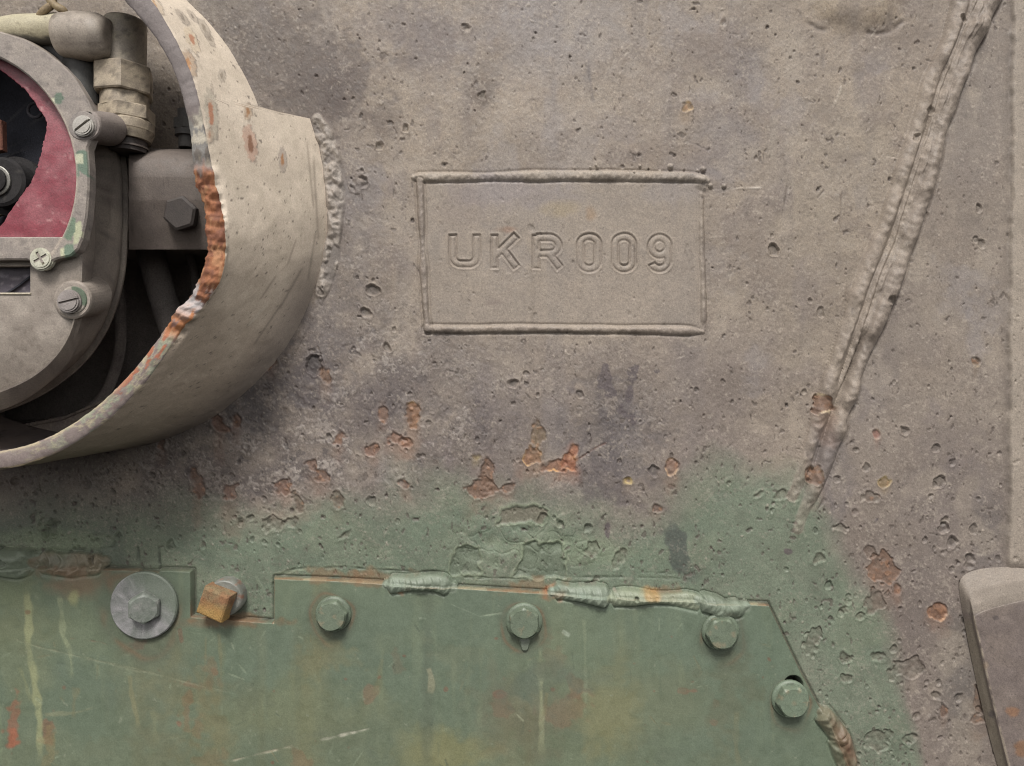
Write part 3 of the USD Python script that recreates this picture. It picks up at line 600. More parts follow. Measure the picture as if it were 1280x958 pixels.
for k in range(150):
    x, y = rng.uniform(0, 960), rng.uniform(765, 955); a = rng.normal(1.5, .8); l = rng.uniform(3, 26)
    scratch_shade([(x, y), (x + l * math.cos(a), y + l * math.sin(a))], rng.uniform(.5, .9), [(132, 140, 118), (120, 112, 86), (74, 82, 70)][rng.integers(3)], rng.uniform(.25, .7), .15)
C *= np.array([1.07, 1.12, 1.11])
lt = sstep(2.5, 3.1, m2n) ; mixc(A, lt * .45, (136, 142, 122))
lt = sstep(2.7, 3.2, m3n) ; mixc(A, lt * .5, (118, 76, 60))
# raw and rusty cut edge
edge = np.exp(-(np.clip(np.abs(pd_) - .1, 0, 9) / .85) ** 2)
tp = np.where(XX < 343, .6 * sstep(.2, .8, .5 + .4 * n12), .85)
ec = np.where((n12 + .5 * n8 > .35)[..., None], lin((150, 112, 80)), lin((172, 156, 126)))
ec = np.where((XX > 955)[..., None], lin((104, 70, 52)), ec)
ec = np.where((XX < 344)[..., None], lin((134, 84, 62)), ec)
C += (ec - C) * (edge * tp)[..., None]
C = Cb * (1 - on[..., None]) + C * on[..., None]
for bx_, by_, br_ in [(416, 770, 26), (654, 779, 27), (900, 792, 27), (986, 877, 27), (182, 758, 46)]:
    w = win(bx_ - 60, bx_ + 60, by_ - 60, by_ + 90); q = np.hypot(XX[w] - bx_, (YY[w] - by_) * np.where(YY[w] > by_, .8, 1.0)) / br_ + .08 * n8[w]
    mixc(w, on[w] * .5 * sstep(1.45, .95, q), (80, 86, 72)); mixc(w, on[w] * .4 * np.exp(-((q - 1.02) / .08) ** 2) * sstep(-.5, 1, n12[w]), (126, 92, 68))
for k in range(46):
    x, y = rng.uniform(0, 980), rng.uniform(780, 960)
    stain_shade(x, y, rng.uniform(10, 46), rng.uniform(8, 40), [(118, 114, 84), (86, 92, 76), (104, 106, 84), (92, 104, 90), (110, 116, 94)][rng.integers(5)], rng.uniform(.15, .38) if y > 800 and x < 950 - (960 - y) * .2 else 0, brk=.9)
for x0, x1, y0, y1 in [(440, 500, 716, 727), (640, 700, 726, 738), (250, 345, 768, 776), (380, 440, 714, 722), (815, 850, 736, 746)]:
    stain_shade((x0 + x1) / 2, (y0 + y1) / 2, (x1 - x0) * .6, (y1 - y0) * .8, (128, 98, 70), .5, brk=.9, soft=.8)
stain_shade(498, 728, 9, 10, (170, 116, 76), .7, brk=.8); stain_shade(690, 738, 10, 8, (160, 102, 66), .75, brk=.8); stain_shade(725, 741, 8, 5, (166, 120, 76), .4)
LB[on > .5] = 40; NAMES[40] = ('bolted', 'plate')
# welds along its upper edge
wcol = (124, 134, 118)
bead([(-60, 702), (0, 702), (25, 704), (52, 700)], 13, 13, 41, step=26, rip=.22, lump=.8, col=(118, 128, 110), a=.8, taper=(0, .1), lift=3, under=1.2)
bead([(50, 703), (80, 702), (110, 704), (134, 701)], 13, 12, 42, step=17, rip=.3, lump=.8, col=(128, 118, 98), a=.8, taper=(.1, .1), lift=3, under=1.2)
bead([(484, 729), (505, 729), (530, 728), (552, 730), (566, 733)], 11.5, 10, 43, step=9, rip=.14, lump=.5, col=wcol, a=.85, taper=(.08, .12), lift=3, under=1.6)
bead([(690, 739), (715, 740), (740, 743), (762, 746)], 12, 10.5, 44, step=10, rip=.14, lump=.6, col=wcol, a=.9, taper=(.1, .1), lift=3, under=1.6)
bead([(762, 746), (790, 746), (830, 747), (876, 751)], 9, 7, 45, step=8, rip=.16, lump=1.0, col=(136, 143, 122), a=.8, taper=(.05, .05), lift=2.5, under=1.6)
bead([(872, 748), (890, 752), (905, 760), (930, 757)], 11, 11, 46, step=11, rip=.14, lump=.6, col=wcol, a=.9, taper=(.1, .2), lift=3, under=1.6)
bead([(1024, 886), (1034, 900), (1046, 918)], 12, 9, 47, step=20, rip=.22, lump=.8, col=(116, 112, 92), a=.75, taper=(.1, .05), lift=3, under=1.6)
bead([(1042, 915), (1050, 935), (1060, 965), (1075, 1010)], 14, 9, 48, step=24, rip=.24, lump=.8, col=(112, 110, 90), a=.75, taper=(.05, 0), lift=3, under=1.6)
for k in range(41, 49):
    NAMES[k] = ('bolted', 'weld_bead')
stain_shade(1048, 925, 6, 40, (108, 80, 60), .6, ang=-22); stain_shade(1060, 930, 7, 36, (112, 76, 60), .5, ang=-24); stain_shade(92, 714, 34, 6, (128, 100, 78), .4, brk=.8)
pit(120, 699, 4.5, depth=6, a=.8); pit(795, 746, 3, depth=4, a=.8); pit(15, 700, 4, depth=4); stain_shade(812, 741, 12, 7, (176, 138, 84), .6, brk=.6)
bx, by = at(992, 857, TP)                                   # open hole above the right-hand bolt
w = win(bx - 24, bx + 24, by - 24, by + 24); q = np.hypot(XX[w] - bx, YY[w] - by) / 11.5
H[w] -= 26 * sstep(1.06, .9, q); mixc(w, .7 * sstep(1.05, .9, q), (40, 44, 40))

# --- opening in the armour behind the lamp
HOLE = [(120, 312), (262, 312), (262, 350), (245, 400), (205, 450), (150, 490), (80, 520), (0, 535), (-75, 540), (-75, 250), (60, 250), (120, 290)]
hd = poly_sd(A, HOLE)

def grid_mesh(owner, name, sel, mat, label=None):
    """the faces of the grid that belong to one piece, with the relief's own normals"""
    idx = np.full(NY * NX, -1, np.int64)
    i, j = np.nonzero(sel)
    q = np.stack([i * NX + j, (i + 1) * NX + j, (i + 1) * NX + j + 1, i * NX + j + 1], 1)
    u = np.unique(q); idx[u] = np.arange(len(u))
    ii, jj = u // NX, u % NX
    v = W(gx[jj], gy[ii], H[ii, jj])
    return put_raw(owner, name, v, idx[q], NRM[ii, jj], np.clip(C[ii, jj], .004, .9), mat, label)

Hy, Hx = np.gradient(H, G)
NRM = np.stack([-Hx, -np.ones_like(H), Hy], -1)
NRM /= np.linalg.norm(NRM, axis=-1, keepdims=True)

hull = thing('hull_side', 'pitted brown steel armour side fading to green along its foot, crossed by a weld seam', 'hull')
number = thing('number_plate', 'small welded steel plate stamped UKR009 set in the brown armour', 'number plate', W(704, 316, 0))
bolted = thing('bolted_plate', 'notched flat green steel plate bolted and tack welded to the lower armour', 'steel plate', W(500, 850, 0))
guard = thing('lamp_guard', 'dusty curved steel guard ring with a torn rusty rim around the lamp', 'lamp guard', W(110, 265, 0))
OWN = {'hull': (hull, M_hull), 'number': (number, M_hull), 'guard': (guard, M_hull), 'bolted': (bolted, M_green)}
Q = LB[:-1, :-1]
body = (hd > 0)[:-1, :-1]
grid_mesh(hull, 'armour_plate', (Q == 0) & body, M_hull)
for k, (o, nm) in NAMES.items():
    sel = (Q == k) & body
    if sel.any():
        grid_mesh(OWN[o][0], nm, sel, OWN[o][1])
# the armour and the plate run on outside the fine grid
def apron(owner, name, rects, mat, col, d):
    vs, fs, n = [], [], 0
    for x0, x1, y0, y1 in rects:
        a = np.linspace(x0, x1, max(2, int((x1 - x0) / 12))); b = np.linspace(y0, y1, max(2, int((y1 - y0) / 12)))
        gx_, gy_ = np.meshgrid(a, b); v = W(gx_.ravel(), gy_.ravel(), d + 1.5 * (meshkit.fbm(np.stack([gx_.ravel() / 60, gy_.ravel() / 60, 0 * gx_.ravel()], -1), 3) - .5))
        i, j = np.meshgrid(np.arange(len(b) - 1), np.arange(len(a) - 1), indexing='ij'); o = n + i * len(a) + j
        fs.append(np.stack([o, o + len(a), o + len(a) + 1, o + 1], -1).reshape(-1, 4)); vs.append(v); n += len(v)
    v, f = np.vstack(vs), np.vstack(fs)
    c = lin(col) * (.8 + .4 * meshkit.fbm(v / U / 40, 4))[:, None]
    put_raw(owner, name, v, f, None, c, mat)
apron(hull, 'armour_plate', [(-900, X0, -700, 1600), (X1 - G, 2200, -700, 1600), (X0, X1, -700, Y0), (1100, X1, Y1 - G, 1600)], M_hull, brown, 0)
apron(bolted, 'plate', [(X0, 1100, Y1 - G, 1500)], M_green, (97, 107, 90), TP)

# ------------------------------------------------------------------ colour helpers for the solid parts
def weathered(base, alt=None, amt=.5, scale=30.0, dark=None, seed=0, chips=None, chip_amt=.68, top=None):
    """patchy paint in the measuring unit: base, drifting to alt, with dark specks and chips"""
    def f(v):
        p = v / U
        c = np.tile(lin(base), (len(v), 1))
        if alt is not None:
            t = sstep(.35, .7, meshkit.fbm(p / scale + 7.3 * seed, 4, seed)) * amt
            c += (lin(alt) - c) * t[:, None]
        k = meshkit.fbm(p / 6 + 3.1 * seed, 3, seed + 5)
        c *= (.86 + .28 * k)[:, None]
        if dark is not None:
            t = sstep(.70, .78, meshkit.fbm(p / 3.2 + 11 * seed, 3, seed + 9)) * .6
            c += (lin(dark) - c) * t[:, None]
        if chips is not None:
            t = sstep(chip_amt - .02, chip_amt + .06, meshkit.fbm(p / 7.5 + 5.7 * seed, 4, seed + 3))
            c += (lin(chips) - c) * (.7 * t)[:, None]
        return c
    return f

def loft(rings, closed=True, cap0=False, cap1=False):
    """rings: list of (N, 3) arrays"""
    N = len(rings[0]); v = np.vstack(rings); f = []
    for k in range(len(rings) - 1):
        i = np.arange(N if closed else N - 1); j = (i + 1) % N
        a, b = k * N, (k + 1) * N
        f.append(np.stack([a + i, a + j, b + j, b + i], 1))
    f = np.vstack(f)
    f = np.vstack([f[:, [0, 1, 2]], f[:, [0, 2, 3]]])
    for flag, o in ((cap0, 0), (cap1, (len(rings) - 1) * N)):
        if flag:
            c = len(v); v = np.vstack([v, v[o:o + N].mean(0)])
            i = np.arange(N); j = (i + 1) % N
            f = np.vstack([f, np.stack([o + j, o + i, np.full(N, c)], 1) if o == 0 else np.stack([o + i, o + j, np.full(N, c)], 1)])
    return trimesh.Trimesh(v, f, process=False)

def outward(m):
    m.merge_vertices()
    if m.is_watertight:
        trimesh.repair.fix_normals(m)
    return m

def lathe_along(p0, p1, prof, n=48, poly=None, twist=0.0):
    """turned piece from grid point p0 to p1 (X, Y, d): prof = [(position 0..1, radius)]; poly = number of flats"""
    a, b = W(*p0), W(*p1)
    ax = (b - a); L = np.linalg.norm(ax); ax /= L
    t = np.array([0, 0, 1.0]) if abs(ax[2]) < .9 else np.array([1.0, 0, 0])
    e1 = np.cross(ax, t); e1 /= np.linalg.norm(e1); e2 = np.cross(ax, e1)
    ang = np.linspace(0, 2 * np.pi, n, endpoint=False)
    full = [prof[0]]
    for q in prof[1:]:
        p = full[-1]; k = max(1, int(max(abs(q[0] - p[0]) * L / U, abs(q[1] - p[1])) / 3.5))
        if len(q) == 2 and len(p) == 2:
            full += [(p[0] + (q[0] - p[0]) * t / k, p[1] + (q[1] - p[1]) * t / k) for t in range(1, k)]
        full.append(q)
    for q, e in ((prof[0], 0), (prof[-1], 1)):
        ins = [(q[0], q[1] * t, *q[2:]) for t in (.75, .5, .25)]
        full = ins[::-1] + full if e == 0 else full + ins
    rings = []
    for q in full:
        s, r = q[0], q[1]; pl = q[2] if len(q) > 2 else poly
        k = np.ones(n)
        if pl:
            k = np.cos(np.pi / pl) / np.cos(((ang - twist) % (2 * np.pi / pl)) - np.pi / pl)
        rings.append(a + ax * L * s + (e1[None] * np.cos(ang)[:, None] + e2[None] * np.sin(ang)[:, None]) * (r * k * U)[:, None])
    m = loft(rings, True, prof[0][1] > 0, prof[-1][1] > 0)
    if (m.volume if m.is_watertight else np.einsum('ij,ij->', np.cross(m.triangles[:, 0], m.triangles[:, 1]), m.triangles[:, 2])) < 0:
        m.invert()
    return m

def slab(poly, d0, d1, inset=1.5, step=5.0):
    """sighted outline (shapely, in grid units as sighted at height d1) made into a plate from d0 to d1 with a small chamfer"""
    from scipy.spatial import Delaunay
    k = 1 - d1 / DC; ms = []
    for q in getattr(poly, 'geoms', [poly]):
        q = sg.polygon.orient(q.simplify(.12))
        loops = []
        for ring in [q.exterior] + list(q.interiors):
            c = np.array(ring.coords)[:-1]; pts = []
            for a, b in zip(c, np.roll(c, -1, 0)):
                n = max(1, int(np.hypot(*(b - a)) / step))
                pts += [a + (b - a) * t / n for t in range(n)]
            P = np.array(pts); T = np.roll(P, -1, 0) - np.roll(P, 1, 0); T /= np.maximum(np.hypot(T[:, 0], T[:, 1])[:, None], 1e-9)
            loops.append((P, P + np.stack([-T[:, 1], T[:, 0]], 1) * inset))
        top = np.vstack([l[1] for l in loops])
        x0, y0, x1, y1 = q.bounds
        gx_, gy_ = np.meshgrid(np.arange(x0 + step / 2, x1, step), np.arange(y0 + step / 2, y1, step))
        g = np.stack([gx_.ravel(), gy_.ravel()], 1) + np.random.default_rng(1).uniform(-.2, .2, (gx_.size, 2)) * step
        import shapely
        inn = q.buffer(-inset - step * .45)
        g = g[shapely.contains_xy(inn, g[:, 0], g[:, 1])] if not inn.is_empty else g[:0]
        A_ = np.vstack([top, g]); tri = Delaunay(A_).simplices
        cen = A_[tri].mean(1); e1 = A_[tri[:, 1]] - A_[tri[:, 0]]; e2 = A_[tri[:, 2]] - A_[tri[:, 0]]; cr = e1[:, 0] * e2[:, 1] - e1[:, 1] * e2[:, 0]
        ok = shapely.contains_xy(q.buffer(-inset * .97), cen[:, 0], cen[:, 1]) & (np.abs(cr) > 1e-6); tri = tri[ok]; cr = cr[ok]
        tri = np.where((cr < 0)[:, None], tri, tri[:, ::-1])          # clockwise on the sheet faces the viewer
        place = lambda P, d: W(CX + (P[:, 0] - CX) * k, CY + (P[:, 1] - CY) * k, d)
        vs = [place(A_, d1), place(A_, d0)]; fs = [tri, tri[:, ::-1] + len(A_)]; o = 2 * len(A_); b = 0
        for P, S in loops:
            n = len(P); i = np.arange(n); j = (i + 1) % n
            vs += [place(P, d1 - inset), place(P, d0)]
            r0, r1, r2 = b + i, o + i, o + n + i; s0, s1, s2 = b + j, o + j, o + n + j
            for (p, p_), (r, r_) in (((r0, s0), (r1, s1)), ((r1, s1), (r2, s2))):
                fs += [np.stack([p, r, r_], 1), np.stack([p, r_, p_], 1)]
            b += n; o += 2 * n
        m = trimesh.Trimesh(np.vstack(vs), np.vstack(fs), process=False)
        t = m.faces[len(tri) * 2]; nrm_ = np.cross(m.vertices[t[1]] - m.vertices[t[0]], m.vertices[t[2]] - m.vertices[t[0]])
        # side walls must look away from the outline
        P, S = loops[0]; outw = place(P[:1], d1)[0] - place(S[:1], d1)[0]
        if np.dot(nrm_, outw) < 0:
            m.faces[len(tri) * 2:] = m.faces[len(tri) * 2:][:, ::-1]
        ms.append(m)
    return trimesh.util.concatenate(ms)

def tube(pts, r, n=14, caps=True):
    P = np.asarray(pts, float)
    t = np.r_[0, np.cumsum(np.linalg.norm(np.diff(P, axis=0), axis=1))]
    from scipy.interpolate import PchipInterpolator
    u = np.linspace(0, t[-1], 40)
    P = np.stack([PchipInterpolator(t, P[:, k])(u) for k in range(3)], 1)
    V = W(P[:, 0], P[:, 1], P[:, 2]); T = np.gradient(V, axis=0); T /= np.linalg.norm(T, axis=1, keepdims=True)
    ref = np.array([.3, .8, .5]); rings = []
    for p, d in zip(V, T):
        e1 = np.cross(d, ref); e1 /= np.linalg.norm(e1); e2 = np.cross(d, e1)
        a = np.linspace(0, 2 * np.pi, n, endpoint=False)
        rings.append(p + (e1 * np.cos(a)[:, None] + e2 * np.sin(a)[:, None]) * r * U)
    m = loft(rings, True, True, True)
    if m.volume < 0:
        m.invert()
    return m

# ------------------------------------------------------------------ guard ring round the lamp: an oblique tube, partly cut away
RD = 150.0                                                   # how far the rim stands off the armour
RIM_O = [(-120, 604), (-60, 597), (0, 587), (40, 578), (77, 563), (114, 540), (148, 512), (181, 478), (208, 442), (232, 405), (255, 381), (273, 354), (280, 330), (281, 290), (277, 258), (268, 228), (260, 190), (250, 134), (235, 84), (218, 47), (197, 12), (170, -22), (130, -60), (60, -105), (-20, -128), (-90, -132), (-180, -116), (-280, -60), (-380, 20), (-440, 150), (-450, 270), (-425, 390), (-360, 490), (-270, 565), (-190, 598)]
wd = {}
O = np.array(RIM_O, float); ang = np.degrees(np.arctan2(O[:, 1] - 250, O[:, 0] + 90)); rad = np.hypot(O[:, 1] - 250, O[:, 0] + 90)
o = np.argsort(ang); ang, rad = ang[o], rad[o]
NT = 900
TH = np.linspace(-180, 180, NT, endpoint=False)
ro = np.interp(TH, np.r_[ang - 360, ang, ang + 360], np.r_[rad, rad, rad])
wr = np.interp(TH, [-180, -60, -45, -30, -20, -12, -5, 5, 12, 20, 27, 40, 60, 80, 100, 180], [24, 26, 26, 19, 19, 20, 23, 25, 24, 22, 20, 21, 22, 23, 24, 24])
from scipy.ndimage import gaussian_filter1d
ros = gaussian_filter1d(ro, 14, mode='wrap')
rn = meshkit.fbm(np.stack([TH / 4.0, 0 * TH, 0 * TH], -1), 4, 3) - .5
rn2 = meshkit.fbm(np.stack([TH / .7, 0 * TH + 4, 0 * TH], -1), 3, 8) - .5
rust = sstep(-9, -5, TH) * sstep(33, 27, TH)
ro2 = ro + rn * (2.5 + 5 * rust) + rn2 * (1.2 + 2.5 * rust)
ri2 = ro - wr + rn2 * (1.4 + 5 * rust)
cs, sn = np.cos(np.radians(TH)), np.sin(np.radians(TH))
def rimcurve(r, d):
    x, y = at(-90 + r * cs, 250 + r * sn, d); return x, y
dr = RD + rn * (3 + 10 * rust) + rn2 * (.8 + 2 * rust)
TB = np.radians(TH + np.interp(TH, [-180, -70, 0, 60, 180], [0, -2.5, -2.5, 0, 0])); cb, sb = np.cos(TB), np.sin(TB)
bxo, byo = GC[0] + GR * cb, GC[1] + GR * sb
bxi, byi = GC[0] + (GR - 22) * cb, GC[1] + (GR - 22) * sb
rxo, ryo = rimcurve(ro2, RD); rxi, ryi = rimcurve(ri2, RD)
tcut = np.where((TH > -20.4) & (TH < 150), -.01, np.where(TH > -21.2, np.interp(TH, [-21.2, -20.4], [.5, 0]), .5))   # upper half stops short of the armour
tcut = np.where(TH >= 150, .5, tcut)
tcut = tcut + np.where(tcut > .2, rn * .02, 0)
def lerp3(t, a, b, da, db):
    return W(a[0] + (b[0] - a[0]) * t, a[1] + (b[1] - a[1]) * t, da + (db - da) * t)
NS = 110
sx0, sy0 = rimcurve(ros, RD)
def blend(s):
    k = sstep(.955, 1.0, s)
    return (sx0 + (rxo - sx0) * k, sy0 + (ryo - sy0) * k), RD + (dr - RD) * k - 1.5
outer = [lerp3(tcut + (1 - tcut) * s, (bxo, byo), blend(s)[0], 0, blend(s)[1]) for s in np.linspace(0, 1, NS)]
vout = np.stack(outer)
# dents and brush of use on the outside
pp = vout.reshape(-1, 3) / U
shift = (meshkit.fbm(pp / 45, 3, 2) - .5) * 3.0 + (meshkit.fbm(pp / 9, 3, 4) - .5) * .7
nrm = np.stack([cs, 0 * cs, -sn], -1)
vout = vout + nrm[None] * (shift.reshape(NS, NT) * U)[..., None]
inner = [lerp3(tcut + (1 - tcut) * s, (bxi, byi), (rxi, ryi), 0, dr - 2) for s in np.linspace(0, 1, 30)]

def guard_col(v):
    x, y = seen(v); p = v / U
    c = np.tile(lin((218, 204, 186)), (len(v), 1))
    t = sstep(.35, .7, meshkit.fbm(p / 50, 4, 1)); c += (lin((200, 186, 168)) - c) * (t * .6)[:, None]
    t = sstep(.45, .7, meshkit.fbm(p / [30, 12, 30], 4, 2)); c += (lin((188, 176, 158)) - c) * (t * .4)[:, None]
    # browner, greyer underside, most towards the armour: its shade painted in
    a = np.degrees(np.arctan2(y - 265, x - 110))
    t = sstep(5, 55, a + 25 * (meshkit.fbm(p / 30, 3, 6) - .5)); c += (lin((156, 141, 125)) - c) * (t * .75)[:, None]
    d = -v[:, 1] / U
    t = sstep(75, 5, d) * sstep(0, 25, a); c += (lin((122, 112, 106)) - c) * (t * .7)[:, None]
    # small tick marks
    t = sstep(.735, .77, meshkit.fbm(p / [2.2, 6, 5.0], 3, 12)); c += (lin((98, 89, 82)) - c) * (t * .8)[:, None]
    t = sstep(.68, .74, meshkit.fbm(p / [2.5, 60, 9.0] + 5, 3, 22)) * sstep(20, 70, a); c += (lin((200, 186, 168)) - c) * (t * .6)[:, None]
    # long rubbed lines near the weld
    for (ax, ay), (bx_, by_), w_, col in [((378, 335), (350, 385), 1.5, (92, 82, 74)), ((352, 380), (318, 430), 1.3, (96, 86, 78)), ((331, 384), (310, 408), 1.2, (214, 204, 188)), ((392, 200), (398, 300), 1.6, (112, 100, 90)), ((384, 180), (392, 260), 1.3, (120, 108, 96)), ((345, 345), (325, 375), 1.3, (110, 98, 88)), ((240, 455), (215, 478), 1.2, (196, 184, 164)), ((395, 290), (385, 350), 1.5, (104, 94, 84)), ((370, 300), (360, 330), 1.2, (120, 108, 98))]:
        L = math.hypot(bx_ - ax, by_ - ay); ux, uy = (bx_ - ax) / L, (by_ - ay) / L
        s = (x - ax) * ux + (y - ay) * uy; q = np.abs(-(x - ax) * uy + (y - ay) * ux)
        t = np.exp(-(q / w_) ** 2) * sstep(-4, 4, s) * sstep(L + 4, L - 4, s) * .45
        c += (lin(col) - c) * t[:, None]
    wob = 5.0 * (meshkit.fbm(p / 5, 3, 31) - .5) + 2.5 * (meshkit.fbm(p / 2, 2, 32) - .5)
    for ox, oy, rx, ry, ang, core, ring in [(240, 50, 4, 12, -25, (196, 126, 92), (206, 188, 160)), (235, 80, 6, 11, -18, (200, 140, 88), (150, 112, 76)), (264, 143, 5, 21, -6, (190, 116, 82), (148, 144, 130)), (313, 180, 5, 14, -10, (122, 74, 50), (174, 120, 98)), (353, 200, 3, 10, -4, (186, 124, 70), (134, 124, 120)),
                                                (310, 140, 3.5, 7, 0, (184, 128, 78), (168, 140, 112)), (193, 6, 4, 10, -40, (202, 156, 112), (196, 176, 150)), (262, 170, 3, 6, 0, (176, 140, 116), (170, 150, 130)), (255, 35, 3, 9, -30, (146, 136, 122), (136, 128, 116)), (228, 22, 2.5, 8, -40, (136, 128, 118), (140, 130, 120)), (262, 48, 2.5, 7, -30, (150, 140, 128), (140, 130, 118)), (240, 20, 2, 7, -40, (124, 116, 108), (140, 130, 120)), (277, 95, 3, 5, 0, (150, 140, 126), (150, 142, 130))]:
        ca, sa = math.cos(math.radians(ang)), math.sin(math.radians(ang))
        dx, dy = x - ox, y - oy; q = np.hypot((dx * ca + dy * sa) / rx, (-dx * sa + dy * ca) / ry) + wob * .22
        t = sstep(1.75, 1.45, q); c += (lin(ring) - c) * (.45 * t)[:, None]
        t = sstep(.95, .6, q + .25 * np.abs(dx) / rx); c += (lin(tuple(.72 * a_ + .28 * b_ for a_, b_ in zip(core, (160, 140, 118)))) * .92 - c) * (.85 * t)[:, None]
        t = np.exp(-((q - 1.65) / .14) ** 2) * .6 * sstep(0, 3, dx + 2); c += (lin((104, 96, 90)) - c) * t[:, None]
    return c

def rim_col(v):
    x, y = seen(v); p = v / U
    a = np.degrees(np.arctan2(y - 250, x + 90))
    c = np.tile(lin((128, 116, 112)), (len(v), 1))
    rr_ = np.hypot(x + 90, y - 250); ac = np.radians(a) * 350
    pq = np.stack([ac / 15, rr_ / 6, 0 * ac], -1); n_ = meshkit.fbm(pq, 4, 5); n__ = meshkit.fbm(np.stack([ac / 11, rr_ / 7, 0 * ac + 9], -1), 4, 15); nf = meshkit.fbm(p / 3, 3, 25)
    up = sstep(-16, -21, a); c += (lin((127, 119, 117)) - c) * up[:, None]
    lowz = sstep(24, 30, a)
    rin = rr_ - np.interp(a, TH, ro - wr); flake = np.exp(-((n_ - .52 + .012 * (rin - 3)) / .05) ** 2) * lowz * sstep(78, 60, a) ; lip = np.exp(-((rin - 1.5 + 3 * (n__ - .5)) / 1.8) ** 2) * sstep(30, 36, a) * sstep(.36, .48, n_); c += (lin((186, 172, 142)) - c) * (.7 * lip)[:, None]; lip = np.exp(-((rin - 22 + 4 * (n__ - .5)) / 1.6) ** 2) * sstep(60, 68, a) * sstep(.4, .5, n_); c += (lin((190, 172, 136)) - c) * (.8 * lip)[:, None]
    c += (lin((176, 168, 138)) - c) * (.7 * flake)[:, None]
    t = sstep(.57, .62, n__) * lowz * sstep(75, 50, a); c += (lin((140, 146, 126)) - c) * (.7 * t)[:, None]
    t = sstep(.60, .66, n_ + .10 * sstep(44, 30, a)) * lowz * sstep(50, 40, a); c += (lin((164, 94, 64)) - c) * (.8 * t)[:, None]
    t = sstep(-19, -16, a + 8 * (n_ - .5)) * sstep(-6, -9, a + 6 * (n_ - .5))           # flaking pale paint above the rust
    c += (lin((134, 136, 132)) - c) * (t * .6)[:, None]
    c += (lin((182, 174, 158)) - c) * (t * sstep(.5, .56, n__) * .85)[:, None]
    c += (lin((92, 80, 70)) - c) * (t * sstep(.52, .44, n_) * .6)[:, None]
    t = sstep(-8, -5, a + 6 * (n_ - .5)) * sstep(23, 18, a + 10 * (n_ - .5))   # bare torn steel, rusted
    rc = lin((152, 100, 70)) + (lin((122, 78, 58)) - lin((152, 100, 70))) * sstep(.42, .6, n__)[:, None]
    rc += (lin((178, 132, 96)) - rc) * (sstep(.56, .66, n_) * .7)[:, None]
    rc *= (.8 + .4 * nf)[:, None]
    c += (rc - c) * t[:, None]
    t = sstep(20, 23, a) * sstep(31, 27, a) * sstep(.42, .55, n__); c += (lin((176, 116, 74)) - c) * (t * .9)[:, None]
    t = sstep(18, 19.5, a + 6 * (n_ - .5)) * sstep(26, 23, a) * sstep(.5, .58, n_); c += (lin((184, 180, 180)) - c) * (t * .7)[:, None]
    return c

def strip(rows, name, colf, mat, flip=False):
    V = np.stack(rows); R, N = V.shape[:2]
    i, j = np.meshgrid(np.arange(R - 1), np.arange(N), indexing='ij'); jn = (j + 1) % N
    q = np.stack([i * N + j, i * N + jn, (i + 1) * N + jn, (i + 1) * N + j], -1).reshape(-1, 4)
    if flip:
        q = q[:, ::-1]
    put(guard, name, (V.reshape(-1, 3), q), colf, mat, smooth=True)

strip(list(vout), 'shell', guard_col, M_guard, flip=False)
strip(inner, 'inner_lining', weathered((112, 100, 94), (90, 82, 80), .8, 40, (60, 54, 52), 3), M_guard, flip=True)
rows = []
for s in np.linspace(0, 1, 20):
    v = lerp3(s, (rxo, ryo), (rxi, ryi), dr - 1.5, dr - 2)
    cc = math.sin(math.pi * s) ** .5
    p = v / U
    disp = 3.0 * cc + (meshkit.fbm(p / 8, 3, 44) - .5) * (1.6 + 7 * rust) * cc + rust * 1.2 * cc * np.sin(TH * 1.1 + 14 * rn)
    rows.append(v + np.array([0, -1, 0]) * (disp * U)[:, None])
rows[0] = vout[-1]; rows[-1] = inner[-1]
strip(rows, 'torn_rim', rim_col, M_guard)
back = [vout[0]] + [vout[0] + (inner[0] - vout[0]) * s for s in (.33, .66)] + [inner[0]]
strip(back, 'back_edge', weathered((150, 140, 128), (172, 160, 146), .6, 14, (96, 88, 82), 2), M_guard, flip=True)

# ------------------------------------------------------------------ the lamp inside the guard
LC = np.array([-72.0, 222.0]); NL = 240
TL = np.linspace(-180, 180, NL, endpoint=False)
def polar(pts):
    P = np.array(pts, float) - LC
    a, r = np.degrees(np.arctan2(P[:, 1], P[:, 0])), np.hypot(P[:, 0], P[:, 1]); o = np.argsort(a); a, r = a[o], r[o]
    q = np.interp(TL, np.r_[a - 360, a, a + 360], np.r_[r, r, r])
    k = np.ones(5) / 5
    return np.convolve(np.r_[q[-2:], q, q[:2]], k, 'valid')
def ring3(r, d, grow=0.0):
    x, y = at(LC[0] + (r + grow) * np.cos(np.radians(TL)), LC[1] + (r + grow) * np.sin(np.radians(TL)), d)
    return W(x, y, d)
front = polar([(0, 43), (31, 53), (55, 67), (84, 94), (100, 122), (105, 160), (107, 200), (108, 270), (104, 320), (99, 380), (87, 425), (68, 452), (42, 474), (0, 493), (-72, 506), (-170, 486), (-250, 400), (-268, 222), (-230, 90), (-150, 40), (-72, 26)])
mid = polar([(0, 40), (31, 49), (55, 63), (88, 91), (106, 120), (111, 160), (113, 200), (117, 270), (115, 330), (109, 390), (97, 431), (84, 456), (62, 477), (31, 500), (0, 513), (-72, 528), (-180, 505), (-262, 410), (-275, 222), (-235, 85), (-150, 35), (-72, 22)])
drum = polar([(0, 34), (60, 60), (94, 94), (113, 112), (128, 136), (146, 170), (150, 200), (152, 250), (151, 300), (142, 370), (126, 412), (100, 448), (50, 486), (-72, 520), (-180, 500), (-270, 410), (-285, 222), (-235, 80), (-150, 30), (-72, 18)])
lamp = thing('lamp', 'round grey cast lamp with a broken red lens held inside the guard', 'lamp', W(40, 265, 0))
Cc = weathered((140, 130, 121), (158, 148, 136), .9, 26, (104, 95, 90), 4, (116, 106, 99), .64)
